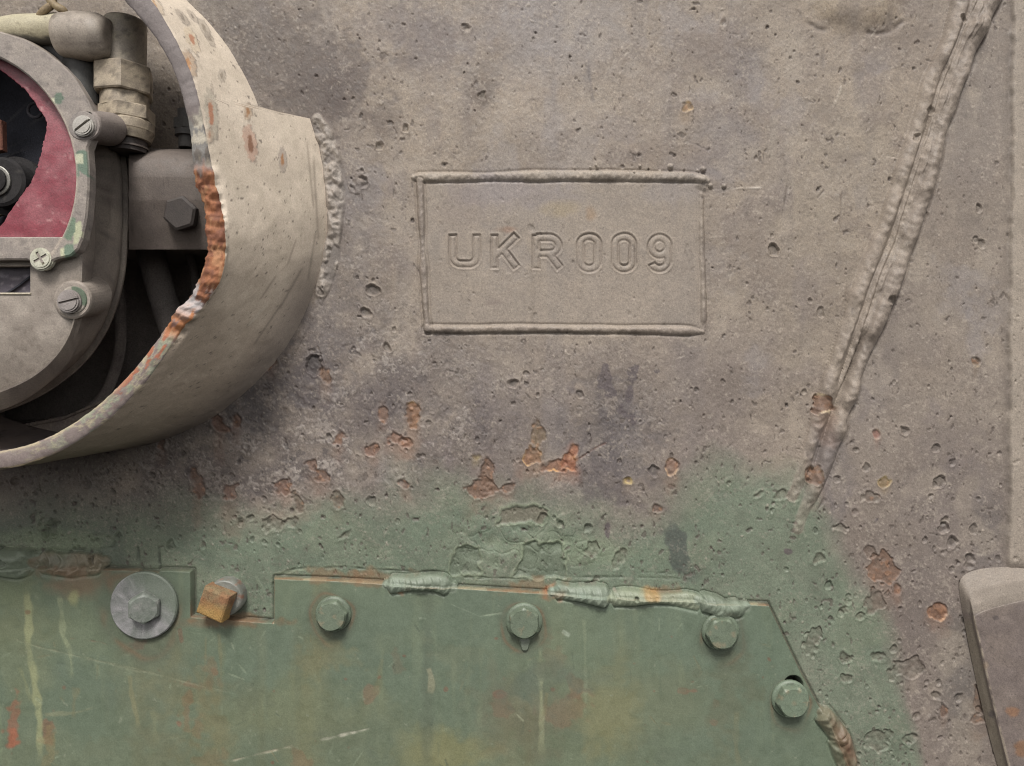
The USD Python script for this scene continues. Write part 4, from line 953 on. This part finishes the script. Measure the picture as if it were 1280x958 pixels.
rings = [ring3(front, 138, -4), ring3(front, 137.5, -2), ring3(front, 135, 0), ring3(mid, 112), ring3(mid, 104, 1), ring3(mid + (drum - mid) * .45, 92), ring3(mid + (drum - mid) * .85, 78), ring3(drum, 66), ring3(drum, 61), ring3(drum, 60, 7), ring3(drum, 57, 9), ring3(drum, 46, 9), ring3(drum, 44, 6), ring3(drum, 44, -60)]
m = loft(rings, True)
m.invert() if np.einsum('ij,ij->i', m.face_normals, m.triangles_center - W(0, 265, 90)).mean() < 0 else None
put(lamp, 'housing', m, Cc, M_lamp, smooth=38)
# front face of the casting: a plate with the lens opening and the little window cut through
def circ(x, y, r, n=64):
    return sg.Point(x, y).buffer(r, n // 4)
face = sg.Polygon(np.stack([LC[0] + (front - 4) * np.cos(np.radians(TL)), LC[1] + (front - 4) * np.sin(np.radians(TL))], 1))
lens_hole = circ(LC[0], LC[1], 166).intersection(sg.box(-300, -100, 200, 296))
window = sg.box(-40, 333, 37, 366)
def puff(poly, d, bulge, name, col, mat, step=4.0, holes=None):
    m = slab(poly, d - 8, d, 1.0, step)
    x, y = seen(m.vertices)
    b = bulge(x, y)
    m.vertices[:, 1] -= b * U
    return put(lamp, name, m, col, mat, smooth=35)
puff(face.difference(lens_hole.buffer(2)).difference(window), 138.5, lambda x, y: -26 * np.clip((y - 395) / 110, 0, 1) ** 2 - 8 * np.clip((x - 40) / 60, 0, 1) ** 2 * sstep(330, 380, y), 'front_cover', weathered((144, 134, 124), (164, 154, 143), .9, 24, (112, 102, 94), 6, (126, 116, 107), .63), M_lamp)
put(lamp, 'window_pane', slab(sg.box(-44, 329, 41, 368), 122, 128, .6, 3), weathered((84, 78, 86), (66, 60, 68), .7, 14, (140, 132, 136), 8, (128, 122, 130), .66), M_lamp)
put(lamp, 'window_sill', slab(sg.box(-40, 366, 38, 368.5), 129, 140, .8), (190, 180, 160), M_lamp)
# bezel: flat ring and the strip below it
bez_out = sg.Polygon([(0, 39), (31, 49), (55, 63), (75, 78), (92, 96), (108, 122), (116, 140), (120, 157), (114, 172), (109, 185), (111, 210), (111, 235), (108, 272), (103, 298), (97, 312), (88, 320), (70, 324), (62, 328), (50, 331), (40, 329), (34, 325), (0, 325), (-150, 325), (-230, 320), (-268, 222), (-235, 95), (-160, 45), (-72, 27)]).buffer(3).buffer(-3)
bez = bez_out.difference(lens_hole)
def bez_col(v):
    c = weathered((142, 133, 126), (160, 150, 140), .8, 18, (104, 96, 92), 9, (122, 114, 108), .63)(v)
    x, y = seen(v); p = v / U; n_ = 1.0 * (meshkit.fbm(p / 6, 3, 77) - .5)
    for poly, col in [([(68, 122), (73, 114), (80, 122), (76, 130), (67, 130)], (98, 114, 98)), ([(63, 126), (67, 124), (68, 133), (66, 136), (62, 132)], (196, 198, 170)), ([(91, 196), (101, 187), (109, 190), (112, 222), (104, 216), (100, 214), (96, 222), (92, 210)], (104, 122, 106)), ([(93, 196), (101, 191), (104, 198), (102, 205), (94, 203)], (190, 192, 166)), ([(84, 284), (88, 272), (94, 272), (94, 290), (88, 302), (80, 297)], (108, 126, 106)), ([(94, 280), (101, 278), (103, 292), (97, 304), (92, 306), (92, 298), (95, 290)], (178, 180, 150)), ([(78, 312), (82, 307), (92, 306), (93, 318), (86, 324), (78, 320)], (112, 130, 112)), ([(75, 312), (78, 308), (80, 320), (77, 320)], (190, 190, 160))]:
        P = sg.Polygon(poly).buffer(.6)
        px = np.array(P.exterior.coords); near = np.nonzero((np.abs(x - px[:, 0].mean()) < 30) & (np.abs(y - px[:, 1].mean()) < 30))[0]; ins = np.zeros(len(near), bool); xx, yy = (x + 3 * n_)[near], (y + 3 * n_)[near]
        for (ax, ay), (bx_, by_) in zip(px[:-1], px[1:]):
            if ay != by_:
                ins ^= ((ay > yy) != (by_ > yy)) & (xx < (bx_ - ax) * (yy - ay) / (by_ - ay) + ax)
        c[near[ins]] = lin(col)
    # worn bright inner lip
    r = np.hypot(x + 72, y - 222); t = np.exp(-((r - 167) / 1.6) ** 2) * sstep(100, 130, y); c += (lin((196, 182, 166)) - c) * (.7 * t)[:, None]
    return c
put(lamp, 'bezel', slab(bez, 137, 150, 2.0, 2.4), bez_col, M_lamp, smooth=30)
def lug(p0, r0, d0, p1, r1, d1):
    a = np.linspace(0, 2 * np.pi, 40, endpoint=False); pts = []
    for (x, y), r, d, e in ((p0, r0, d0, 0), (p0, r0 - 2.5, d0 + 2, 0), (p1, r1, d1, 0), (p1, r1 * .6, d1 - 14, 0)):
        X_, Y_ = at(x + r * np.cos(a), y + r * np.sin(a), d); pts.append(W(X_, Y_, d))
    return trimesh.convex.convex_hull(np.vstack(pts))
put(lamp, 'lug', lug((107, 157), 20, 148, (138, 162), 21, 96), weathered((138, 128, 122), (148, 138, 130), .6, 25, (100, 92, 88), 11), M_lamp, smooth=50, size=4 * U)
put(lamp, 'lug', lug((91, 375), 24, 138, (115, 370), 25, 98), weathered((148, 138, 128), (156, 146, 136), .6, 25, (110, 101, 95), 12), M_lamp, smooth=50, size=4 * U)

def screw(owner, x, y, d, r, h, slots, col, mat, name='screw', label=None):
    X_, Y_ = at(x, y, d + h)
    n = 40; a = np.linspace(0, 2 * np.pi, n, endpoint=False)
    c = m3.CrossSection([np.stack([r * np.cos(a), r * np.sin(a)], 1)])
    b = m3.CrossSection([np.stack([(r - 1.3) * np.cos(a), (r - 1.3) * np.sin(a)], 1)])
    s = m3.Manifold.extrude(c, h * .6) + m3.Manifold.extrude(b, h * .88) + m3.Manifold.extrude(m3.CrossSection([np.stack([(r - 3) * np.cos(a), (r - 3) * np.sin(a)], 1)]), h)
    for (l, wdt, ang, dep) in slots:
        s = s - m3.Manifold.cube([l, wdt, 20], True).rotate([0, 0, ang]).translate([0, 0, h - dep + 10])
    q = s.to_mesh(); v = q.vert_properties[:, :3]
    m = trimesh.Trimesh(W(X_ + v[:, 0], Y_ - v[:, 1], d + v[:, 2]), q.tri_verts, process=False)
    return put(owner, name, m, col, mat, smooth=30, size=3 * U, label=label)
put(lamp, 'washer', slab(circ(103, 157, 18), 149, 151, .8, 3), weathered((142, 134, 128), (128, 120, 116), .6, 12, (96, 90, 86), 31), M_lamp)
screw(lamp, 102, 156.5, 150, 11.0, 6, [(30, 2.6, 38, 3)], weathered((190, 186, 178), (160, 154, 146), .6, 8, (92, 86, 80), 13), M_steel)
screw(lamp, 50, 323, 144, 12.5, 7, [(15, 2.8, 30, 3), (15, 2.8, 120, 3)], weathered((208, 206, 188), (178, 178, 156), .6, 8, (110, 110, 92), 14), M_steel)
screw(lamp, 84, 376.5, 139, 12.5, 8, [(30, 2.2, 14, 3)], weathered((164, 156, 152), (140, 132, 128), .6, 8, (104, 96, 92), 15), M_steel)
put(lamp, 'washer', slab(circ(91, 375, 17), 139, 141.5, .8, 2.2), lambda v: (lambda c, x, y: np.where(((np.hypot(x - 91, y - 375) > 9) & (x > 90) & (y < 382))[:, None], lin((92, 106, 88)), c))(weathered((176, 168, 156), (150, 142, 132), .6, 9, (100, 92, 88), 16)(v), *seen(v)), M_lamp)
# broken red lens
jag = [(-10, 79), (0, 87), (12, 96), (23, 105), (33, 113), (39, 122), (47, 132), (52, 141), (57, 148), (60, 156), (59, 166), (57, 176), (55, 186), (52, 198), (50, 208), (46, 220), (42, 230), (34, 240), (26, 252), (17, 266), (9, 279), (0, 291), (-60, 292), (-100, 330)]
rr = np.random.default_rng(3); J = []
for (a, b) in zip(jag[:-1], jag[1:]):
    for t in np.linspace(0, 1, 5, endpoint=False):
        J.append((a[0] + (b[0] - a[0]) * t + rr.normal(0, .45), a[1] + (b[1] - a[1]) * t + rr.normal(0, .4)))
crescent = sg.Polygon(J + [(150, 330), (150, 60), (0, 40), (-10, 40)]).buffer(0).intersection(circ(LC[0], LC[1], 172)).intersection(sg.box(-100, 20, 200, 300))
if crescent.geom_type != 'Polygon':
    crescent = max(crescent.geoms, key=lambda g: g.area)
lens_ = slab(crescent, 128, 133, .8, 3)
lx_, ly_ = seen(lens_.vertices)
lens_.vertices[:, 1] -= (9 * (1 - (np.hypot(lx_ - LC[0], ly_ - LC[1]) / 172) ** 2) + 1.2 * (meshkit.fbm(lens_.vertices / U / 14, 3, 5) - .5)) * U
put(lamp, 'red_lens', lens_, weathered((132, 54, 66), (158, 98, 104), .6, 15, (120, 46, 60), 17, (188, 140, 140), .72), M_red)
# hollow with reflector, bulb holder and wiring
bowl = [(166, 131), (160, 122), (150, 96), (120, 76), (70, 64), (10, 60)]
rings = []
for r, d in bowl:
    x, y = at(LC[0] + r * np.cos(np.radians(TL)), LC[1] + r * np.sin(np.radians(TL)), d); rings.append(W(x, y, d))
m = loft(rings, True, False, True)
m.invert() if np.einsum('ij,ij->i', m.face_normals, W(-60, 240, 200) - m.triangles_center).mean() < 0 else None
put(lamp, 'reflector', m, weathered((56, 57, 64), (44, 44, 50), .6, 20, (86, 84, 84), 18), M_dark, smooth=40)
hx, hy = at(-2, 226, 120)
put(lamp, 'bulb_holder', lathe_along((hx, hy, 66), (hx, hy, 118), [(0, 34), (.55, 34), (.56, 27), (.95, 27), (1, 24)], 40), weathered((52, 50, 50), (38, 37, 38), .6, 15, (84, 80, 76), 19), M_dark)
put(lamp, 'contact_ring', lathe_along((hx - 4, hy, 117), (hx - 4, hy, 121), [(0, 17), (.8, 17), (1, 15.5)], 40), (122, 120, 114), M_steel)
put(lamp, 'bulb_base', lathe_along((hx - 4, hy, 120), (hx - 4, hy, 124), [(0, 13.8), (.8, 13.8), (1, 12)], 40), (44, 42, 42), M_dark)
put(lamp, 'reed_plate', slab(sg.Polygon([(22, 214), (30, 216), (37, 230), (36, 246), (26, 256), (22, 240)]), 100, 106, 1), weathered((168, 166, 130), (140, 136, 110), .6, 10, (100, 96, 76), 20), M_lamp)
put(lamp, 'wire_clip', slab(sg.Polygon([(-20, 146), (2, 150), (3, 188), (-20, 192)]), 96, 104, 1), weathered((122, 82, 68), (100, 66, 54), .7, 8, (70, 50, 44), 21), M_rust)
put(lamp, 'spring_ring', trimesh.util.concatenate([tube([(at(44 + 9 * math.cos(t), 138 + 9 * math.sin(t), 108)[0], at(44 + 9 * math.cos(t), 138 + 9 * math.sin(t), 108)[1], 108) for t in np.linspace(0, 6.28, 24)], 1.6)]), (58, 56, 60), M_dark)
put(lamp, 'inner_bracket', slab(sg.Polygon([(-30, 252), (24, 240), (20, 262), (-10, 272), (-30, 276)]), 84, 90, 1), weathered((122, 112, 88), (96, 90, 74), .6, 12, (70, 66, 56), 23), M_dark)

# ------------------------------------------------------------------ cable fitting over the lamp
fit = thing('cable_fitting', 'worn metal elbow fitting with stacked nuts above the bracket beside the lamp', 'cable fitting', W(170, 120, 60))
D1 = 98.0
Pt = lambda x, y, d: (float(at(x, y, d)[0]), float(at(x, y, d)[1]), d)
sc = 1 - D1 / DC
def hose_col(v):
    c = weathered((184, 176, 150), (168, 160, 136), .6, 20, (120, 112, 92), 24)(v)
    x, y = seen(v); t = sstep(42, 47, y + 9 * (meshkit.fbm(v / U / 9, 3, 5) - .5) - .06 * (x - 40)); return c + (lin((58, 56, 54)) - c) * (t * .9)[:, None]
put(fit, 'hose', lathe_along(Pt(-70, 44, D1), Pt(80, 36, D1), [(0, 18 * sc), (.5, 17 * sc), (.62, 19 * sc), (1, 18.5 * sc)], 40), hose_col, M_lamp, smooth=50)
put(fit, 'elbow', lathe_along(Pt(74, 44, D1), Pt(138, 48, D1), [(0, 19 * sc), (.03, 24.5 * sc), (.12, 27 * sc), (.45, 29 * sc), (.8, 28 * sc), (.9, 25 * sc), (.97, 23 * sc), (1, 18 * sc)], 48), weathered((162, 152, 140), (136, 126, 116), .8, 14, (112, 103, 94), 25, (122, 112, 103), .64), M_lamp, smooth=50)
D2 = 72.0; s2 = 1 - D2 / DC
def vert(y0, y1, prof, name, col, poly=None, x=156, tw=0., mat=M_lamp, n=48):
    put(fit, name, lathe_along(Pt(x, y1, D2), Pt(x, y0, D2), [(a, r * s2, *rest) for a, r, *rest in prof], n, poly, tw), col, mat, smooth=32)
cf = lambda s: weathered((188, 174, 152), (150, 138, 122), .85, 9, (90, 82, 72), s, (104, 95, 84), .60)
vert(27, 92, [(0, 24.5), (.96, 25.5), (1, 23.5)], 'body', weathered((158, 149, 137), (178, 168, 146), .6, 9, (104, 96, 88), 26, (112, 104, 96), .61))
vert(86, 121, [(0, 34), (.05, 36), (.95, 36), (1, 34)], 'collar_nut', cf(27), poly=6, tw=.35, x=155)
vert(121, 138, [(0, 28), (1, 28)], 'neck', cf(28))
vert(136, 154, [(0, 31), (.08, 33), (.92, 33), (1, 31)], 'lock_nut', cf(29), poly=6, tw=.1, x=159)
vert(154, 167, [(0, 30), (.1, 31), (.9, 31), (1, 30)], 'ring', cf(30), x=159)
vert(167, 177, [(0, 27), (1, 31)], 'taper', cf(32), x=159)
vert(177, 192, [(0, 22), (1, 22)], 'stem', weathered((90, 82, 78), (70, 64, 62), .6, 12, (50, 46, 46), 33), x=160)
vert(185, 187, [(0, 24), (1, 24)], 'washer', weathered((110, 100, 94), (90, 82, 78), .6, 12, (50, 46, 46), 34), x=160)
put(fit, 'rear_sleeve', lathe_along(Pt(103, 132, 80), Pt(101, 66, 80), [(0, 18), (.9, 18), (1, 15)], 36), weathered((76, 76, 74), (62, 62, 62), .6, 20, (44, 44, 44), 36), M_lamp)
put(fit, 'rear_pipe', tube([Pt(-40, 70, 74), Pt(30, 60, 76), Pt(70, 66, 78), Pt(95, 84, 74)], 17), weathered((70, 70, 70), (56, 56, 56), .6, 20, (40, 40, 40), 37), M_lamp)
wire = thing('loose_wire', 'short tan braided wire looped over the elbow fitting', 'wire', W(65, 10, 90))
put(wire, 'strand', tube([Pt(50, 20, 108), Pt(57, 12, 112), Pt(66, 4, 112), Pt(70, -14, 104)], 4), weathered((150, 132, 102), (126, 108, 84), .7, 6, (90, 76, 60), 38), M_lamp)
put(wire, 'strand', tube([Pt(62, 0, 110), Pt(72, 9, 114), Pt(80, 14, 112), Pt(84, 22, 106)], 4), weathered((156, 138, 106), (126, 108, 84), .7, 6, (90, 76, 60), 39), M_lamp)

# ------------------------------------------------------------------ bracket with rolled top and its hex bolt
br = thing('mounting_bracket', 'brown steel bracket with a rolled upper edge and hex bolt behind the torn rim', 'bracket', W(205, 250, 0))
prof = [(0, 186), (30, 186.5), (52, 187)] + [(58 + 26 * math.sin(t), 222 - 34 * math.cos(t)) for t in np.linspace(0, math.pi / 2, 12)] + [(81, 250), (70, 285), (60, 312), (0, 312)]
rings = []
for x in np.linspace(161, 292, 36):
    rings.append(np.array([W(*at(x, y, d), d) for d, y in prof]))
m = loft(rings, True, True, True)
m.invert() if m.volume < 0 else None
put(br, 'angle_plate', m, weathered((108, 98, 91), (94, 85, 80), .7, 35, (76, 68, 64), 40), M_lamp, smooth=30, size=7 * U)
bxx, byy = at(233, 268, 66)
put(br, 'bolt', lathe_along((bxx, byy, 62), (bxx, byy + 3, 86), [(0, 20), (.9, 20), (1, 17)], 48, 6, .3), weathered((74, 67, 63), (64, 58, 55), .6, 12, (56, 52, 50), 41), M_lamp, smooth=20)
stud = thing('grease_stud', 'small dark threaded stud on the armour between fitting and guard rim', 'stud', W(232, 160, 0))
sx, sy = at(232, 160, 20)
put(stud, 'shank', lathe_along((sx, sy + 24, 18), (sx, sy - 22, 18), [(0, 9), (.3, 9), (.31, 13), (.72, 13), (.73, 10), (1, 10)], 36), weathered((92, 90, 88), (104, 100, 96), .6, 10, (60, 58, 56), 42), M_lamp)
put(stud, 'nut', lathe_along((sx, sy + 2, 18), (sx, sy - 10, 18), [(0, 15), (1, 15)], 36, 6, .2), weathered((100, 98, 94), (84, 82, 80), .6, 10, (60, 58, 56), 43), M_lamp, smooth=20)

# ------------------------------------------------------------------ dark compartment behind the opening
cav = thing('lamp_compartment', 'dark sooty compartment opening in the armour beneath the bracket', 'compartment', W(120, 420, 0))
hp = np.array(HOLE, float); hp = np.vstack([hp, hp[:1]])
P = np.array([hp[k] + (hp[k + 1] - hp[k]) * t for k in range(len(hp) - 1) for t in np.linspace(0, 1, 8, endpoint=False)])
cen = P.mean(0)
rings = [W(cen[0] + (P[:, 0] - cen[0]) * s, cen[1] + (P[:, 1] - cen[1]) * s, d) for s, d in ((1.04, 3), (1.04, -40), (1.0, -90), (.95, -105))]
m = loft(rings, True, False, True)
m.invert() if np.einsum('ij,ij->i', m.face_normals, W(120, 420, -100) - m.triangles_center).mean() < 0 else None
put(cav, 'wall_lining', m, weathered((150, 142, 136), (124, 117, 113), .6, 40, (100, 95, 92), 44), M_dark, smooth=30)
put(cav, 'cable', tube([(120, 330, -40), (135, 420, -30), (110, 500, -30), (40, 530, -40)], 7), weathered((140, 132, 126), (110, 104, 100), .6, 20, (80, 76, 74), 46), M_dark)
put(cav, 'cable', tube([(215, 310, -50), (225, 380, -46), (190, 440, -40), (150, 520, -50)], 6), weathered((120, 114, 110), (100, 96, 94), .6, 20, (80, 76, 74), 47), M_dark)
put(cav, 'strut', tube([(176, 300, -20), (196, 380, -24), (222, 470, -40)], 17), weathered((120, 114, 110), (100, 96, 94), .6, 30, (80, 76, 74), 45), M_dark)

# ------------------------------------------------------------------ bolts of the green plate
def hexbolt(x, y, rf, rh, h, seed, tw, label=None, base=TP, col=(103, 114, 97), x_off=0, y_off=0):
    X_, Y_ = at(x, y, base)
    p = put(bolted, 'bolt', lathe_along((X_, Y_, base - .5), (X_, Y_, base + h), [(0, rh + .5), (.72, rh + .5), (.86, rh - .2), (1, rh - 3.2, 0), ], 72, 6, tw), weathered(col, (112, 123, 104), .7, 7, (72, 78, 64), seed, (138, 130, 108), .63), M_bolt, smooth=22, label=label)
    put(p, 'flange', lathe_along((X_, Y_, base - .5), (X_, Y_, base + 5), [(0, rf), (.55, rf), (.85, rf - 1.2), (1, rf - 3)], 56), weathered(col, (108, 121, 102), .6, 10, (78, 84, 72), seed + 1), M_bolt, smooth=30)
    return p
hexbolt(417, 767, 22, 19.5, 15, 50, .2)
hexbolt(655, 776, 22.5, 20, 14, 52, .55)
hexbolt(900, 789, 23, 20, 14, 54, .05)
hexbolt(987, 873, 23, 20, 15, 56, .1, col=(110, 123, 105))
X_, Y_ = at(656, 806, TP)                                    # drip of paint under the middle bolt
put(bolted, 'paint_drip', trimesh.convex.convex_hull(np.vstack([W(X_ + r * np.cos(a_), Y_ + dy + r * np.sin(a_), TP + h) for r, dy, h in ((8, -6, -1), (5.5, -5, 4), (4, 2, 4), (3, 5, 1), (2, 7, -1)) for a_ in np.linspace(0, 6.28, 12)[None]])), (108, 116, 102), M_bolt, smooth=60)
# large galvanised washer
X_, Y_ = at(182, 756, TP)
def zinc(v):
    c = weathered((118, 121, 117), (150, 148, 149), .95, 9, (92, 96, 92), 60, (164, 162, 162), .66)(v); x, y = seen(v)
    t = sstep(-8, 22, (x - 186) * .7 - (y - 756) * .8); return c + (lin((104, 114, 100)) - c) * (t * .85)[:, None]
p = put(bolted, 'bolt', lathe_along((X_ + 2, Y_, TP + 4), (X_ + 6, Y_ + 1, TP + 18), [(0, 20), (.74, 20), (.88, 19), (1, 15.5, 0)], 72, 6, .5), weathered((112, 119, 110), (134, 136, 131), .8, 7, (84, 88, 82), 61, (150, 148, 144), .68), M_bolt, smooth=22, label='hex bolt on a very large round galvanised washer')
put(p, 'washer', lathe_along((X_, Y_, TP - .5), (X_, Y_, TP + 6), [(0, 41.5), (.75, 41.5), (1, 40)], 96), zinc, M_bolt, smooth=30, label='large round grey galvanised washer')
# rusty square-headed bolt in the notch
X_, Y_ = at(285, 744, 4)
pth = put(bolted, 'bolt', lathe_along((X_ - 5, Y_ + 3, 14), (X_ - 8, Y_ + 4.0, 33), [(0, 25), (.80, 25), (.93, 24), (1, 21)], 72, 4, .42), lambda v: (lambda c, x, y: c + (lin((172, 138, 84)) - c) * (sstep(748, 770, y - .2 * (x - 270) + 10 * (meshkit.fbm(v / U / 8, 3, 2) - .5)) * .85)[:, None])(weathered((140, 122, 94), (146, 104, 76), .8, 8, (98, 80, 66), 62, (112, 84, 66), .62)(v), *seen(v)), M_rust, smooth=22, label='square headed bolt rusted orange standing in the notch')
put(pth, 'collar', lathe_along((X_, Y_, -2), (X_, Y_, 18), [(0, 23), (.8, 23), (.95, 21.5), (1, 20)], 60), weathered((118, 120, 112), (134, 134, 128), .7, 9, (84, 80, 72), 63, (140, 92, 68), .66), M_bolt, smooth=30)

# ------------------------------------------------------------------ block at the lower right corner
blk = thing('corner_block', 'rounded steel block standing proud of the armour at the lower right corner', 'block', W(1250, 800, 0))
def resamp(P, n):
    P = np.asarray(P, float); t = np.r_[0, np.cumsum(np.hypot(*np.diff(P, axis=0).T))]; u = np.linspace(0, t[-1], n)
    return np.stack([np.interp(u, t, P[:, k]) for k in (0, 1)], 1)
def keyed(parts, n):
    return np.vstack([resamp(p, n) for p in parts])
bk = keyed([[(1420, 760), (1330, 716), (1280, 708), (1245, 703), (1218, 711)], [(1218, 711), (1203, 718), (1196, 728), (1200, 745)], [(1200, 745), (1206, 790), (1226, 880), (1246, 960), (1264, 1030)], [(1264, 1030), (1420, 1030)]], 110)
fr = keyed([[(1420, 790), (1330, 740), (1280, 750), (1245, 757), (1222, 766)], [(1222, 766), (1219, 768), (1218, 770), (1218, 776)], [(1218, 776), (1224, 800), (1242, 880), (1262, 960), (1280, 1030)], [(1280, 1030), (1420, 1030)]], 110)
mid_ = keyed([[(1420, 770), (1330, 720), (1280, 722), (1245, 726), (1216, 738)], [(1216, 738), (1212, 742), (1211, 746), (1212, 756)], [(1212, 756), (1220, 800), (1238, 880), (1257, 960), (1275, 1030)], [(1275, 1030), (1420, 1030)]], 110)
R_ = lambda P, d: W(*at(P[:, 0], P[:, 1], d), d)
from scipy.ndimage import gaussian_filter1d as gf1
def rounded_(P, sg_):
    n_ = len(P); Q_ = np.stack([gf1(P[:, k], sg_, mode='wrap') for k in (0, 1)], 1)
    t_ = (sstep(1330, 1290, P[:, 0]) * sstep(1020, 990, P[:, 1]))[:, None]
    return P + (Q_ - P) * t_
bk, mid_, fr = rounded_(bk, 22), rounded_(mid_, 24), rounded_(fr, 14)
key_ = [(bk, -3), (bk, 2), (bk + (mid_ - bk) * .5, 14), (mid_, 24), (mid_ + (fr - mid_) * .6, 31), (fr, 33), (fr + np.array([1.2, 1.2]), 34.2)]
rr_ = []
for (a, da), (b, db) in zip(key_[:-1], key_[1:]):
    rr_ += [(a + (b - a) * t / 5, da + (db - da) * t / 5) for t in range(5)]
rr_.append(key_[-1]); fc = np.array([1345.0, 890.0])
rr_ += [(fc + (key_[-1][0] - fc) * t, 34.5) for t in np.linspace(.985, .1, 50)]
rr_ = [(a, d * .48 if d > 0 else d) for a, d in rr_]
rr_ = [R_(a, d) + np.array([0, -1, 0]) * ((meshkit.fbm(R_(a, d) / U / 26, 4, 3) - .5) * 3.0 * sstep(5, 20, np.float64(d)) * U)[:, None] for a, d in rr_]
m = loft(rr_, True, False, True)
m.invert() if np.einsum('ij,ij->i', m.face_normals, m.triangles_center - W(1300, 880, -30)).mean() < 0 else None
def blk_col(v):
    x, y = seen(v); p = v / U; d = -v[:, 1] / U
    c = weathered((112, 101, 96), (124, 112, 104), .7, 30, (82, 74, 72), 70)(v)
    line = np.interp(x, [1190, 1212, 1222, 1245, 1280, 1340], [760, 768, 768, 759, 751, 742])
    t = sstep(3, -3, y - line + 3 * (meshkit.fbm(p / 8, 3, 4) - .5)); c += (lin((138, 128, 117)) * (.8 + .4 * meshkit.fbm(p / 12, 4, 6))[:, None] - c) * (t * .9)[:, None]  # top facet painted lighter, as if lit from above
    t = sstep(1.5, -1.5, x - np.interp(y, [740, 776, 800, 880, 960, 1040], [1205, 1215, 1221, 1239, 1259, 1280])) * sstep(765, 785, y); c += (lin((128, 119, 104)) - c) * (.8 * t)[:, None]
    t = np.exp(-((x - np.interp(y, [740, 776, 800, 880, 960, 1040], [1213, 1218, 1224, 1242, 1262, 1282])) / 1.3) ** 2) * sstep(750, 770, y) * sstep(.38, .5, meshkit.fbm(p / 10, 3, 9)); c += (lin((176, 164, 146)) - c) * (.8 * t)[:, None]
    for ox, oy, r, col in [(1266, 889, 8, (138, 104, 80)), (1277, 936, 11, (134, 102, 78)), (1245, 773, 4, (84, 76, 74)), (1232, 832, 5, (140, 124, 108)), (1210, 870, 7, (126, 90, 70)), (1240, 893, 5, (84, 76, 74))]:
        q = np.hypot(x - ox, y - oy) / r + 1.0 * (meshkit.fbm(p / 6, 3, 3) - .5); t = sstep(1.1, .7, q); c += (lin(col) - c) * (.85 * t)[:, None]
    return c
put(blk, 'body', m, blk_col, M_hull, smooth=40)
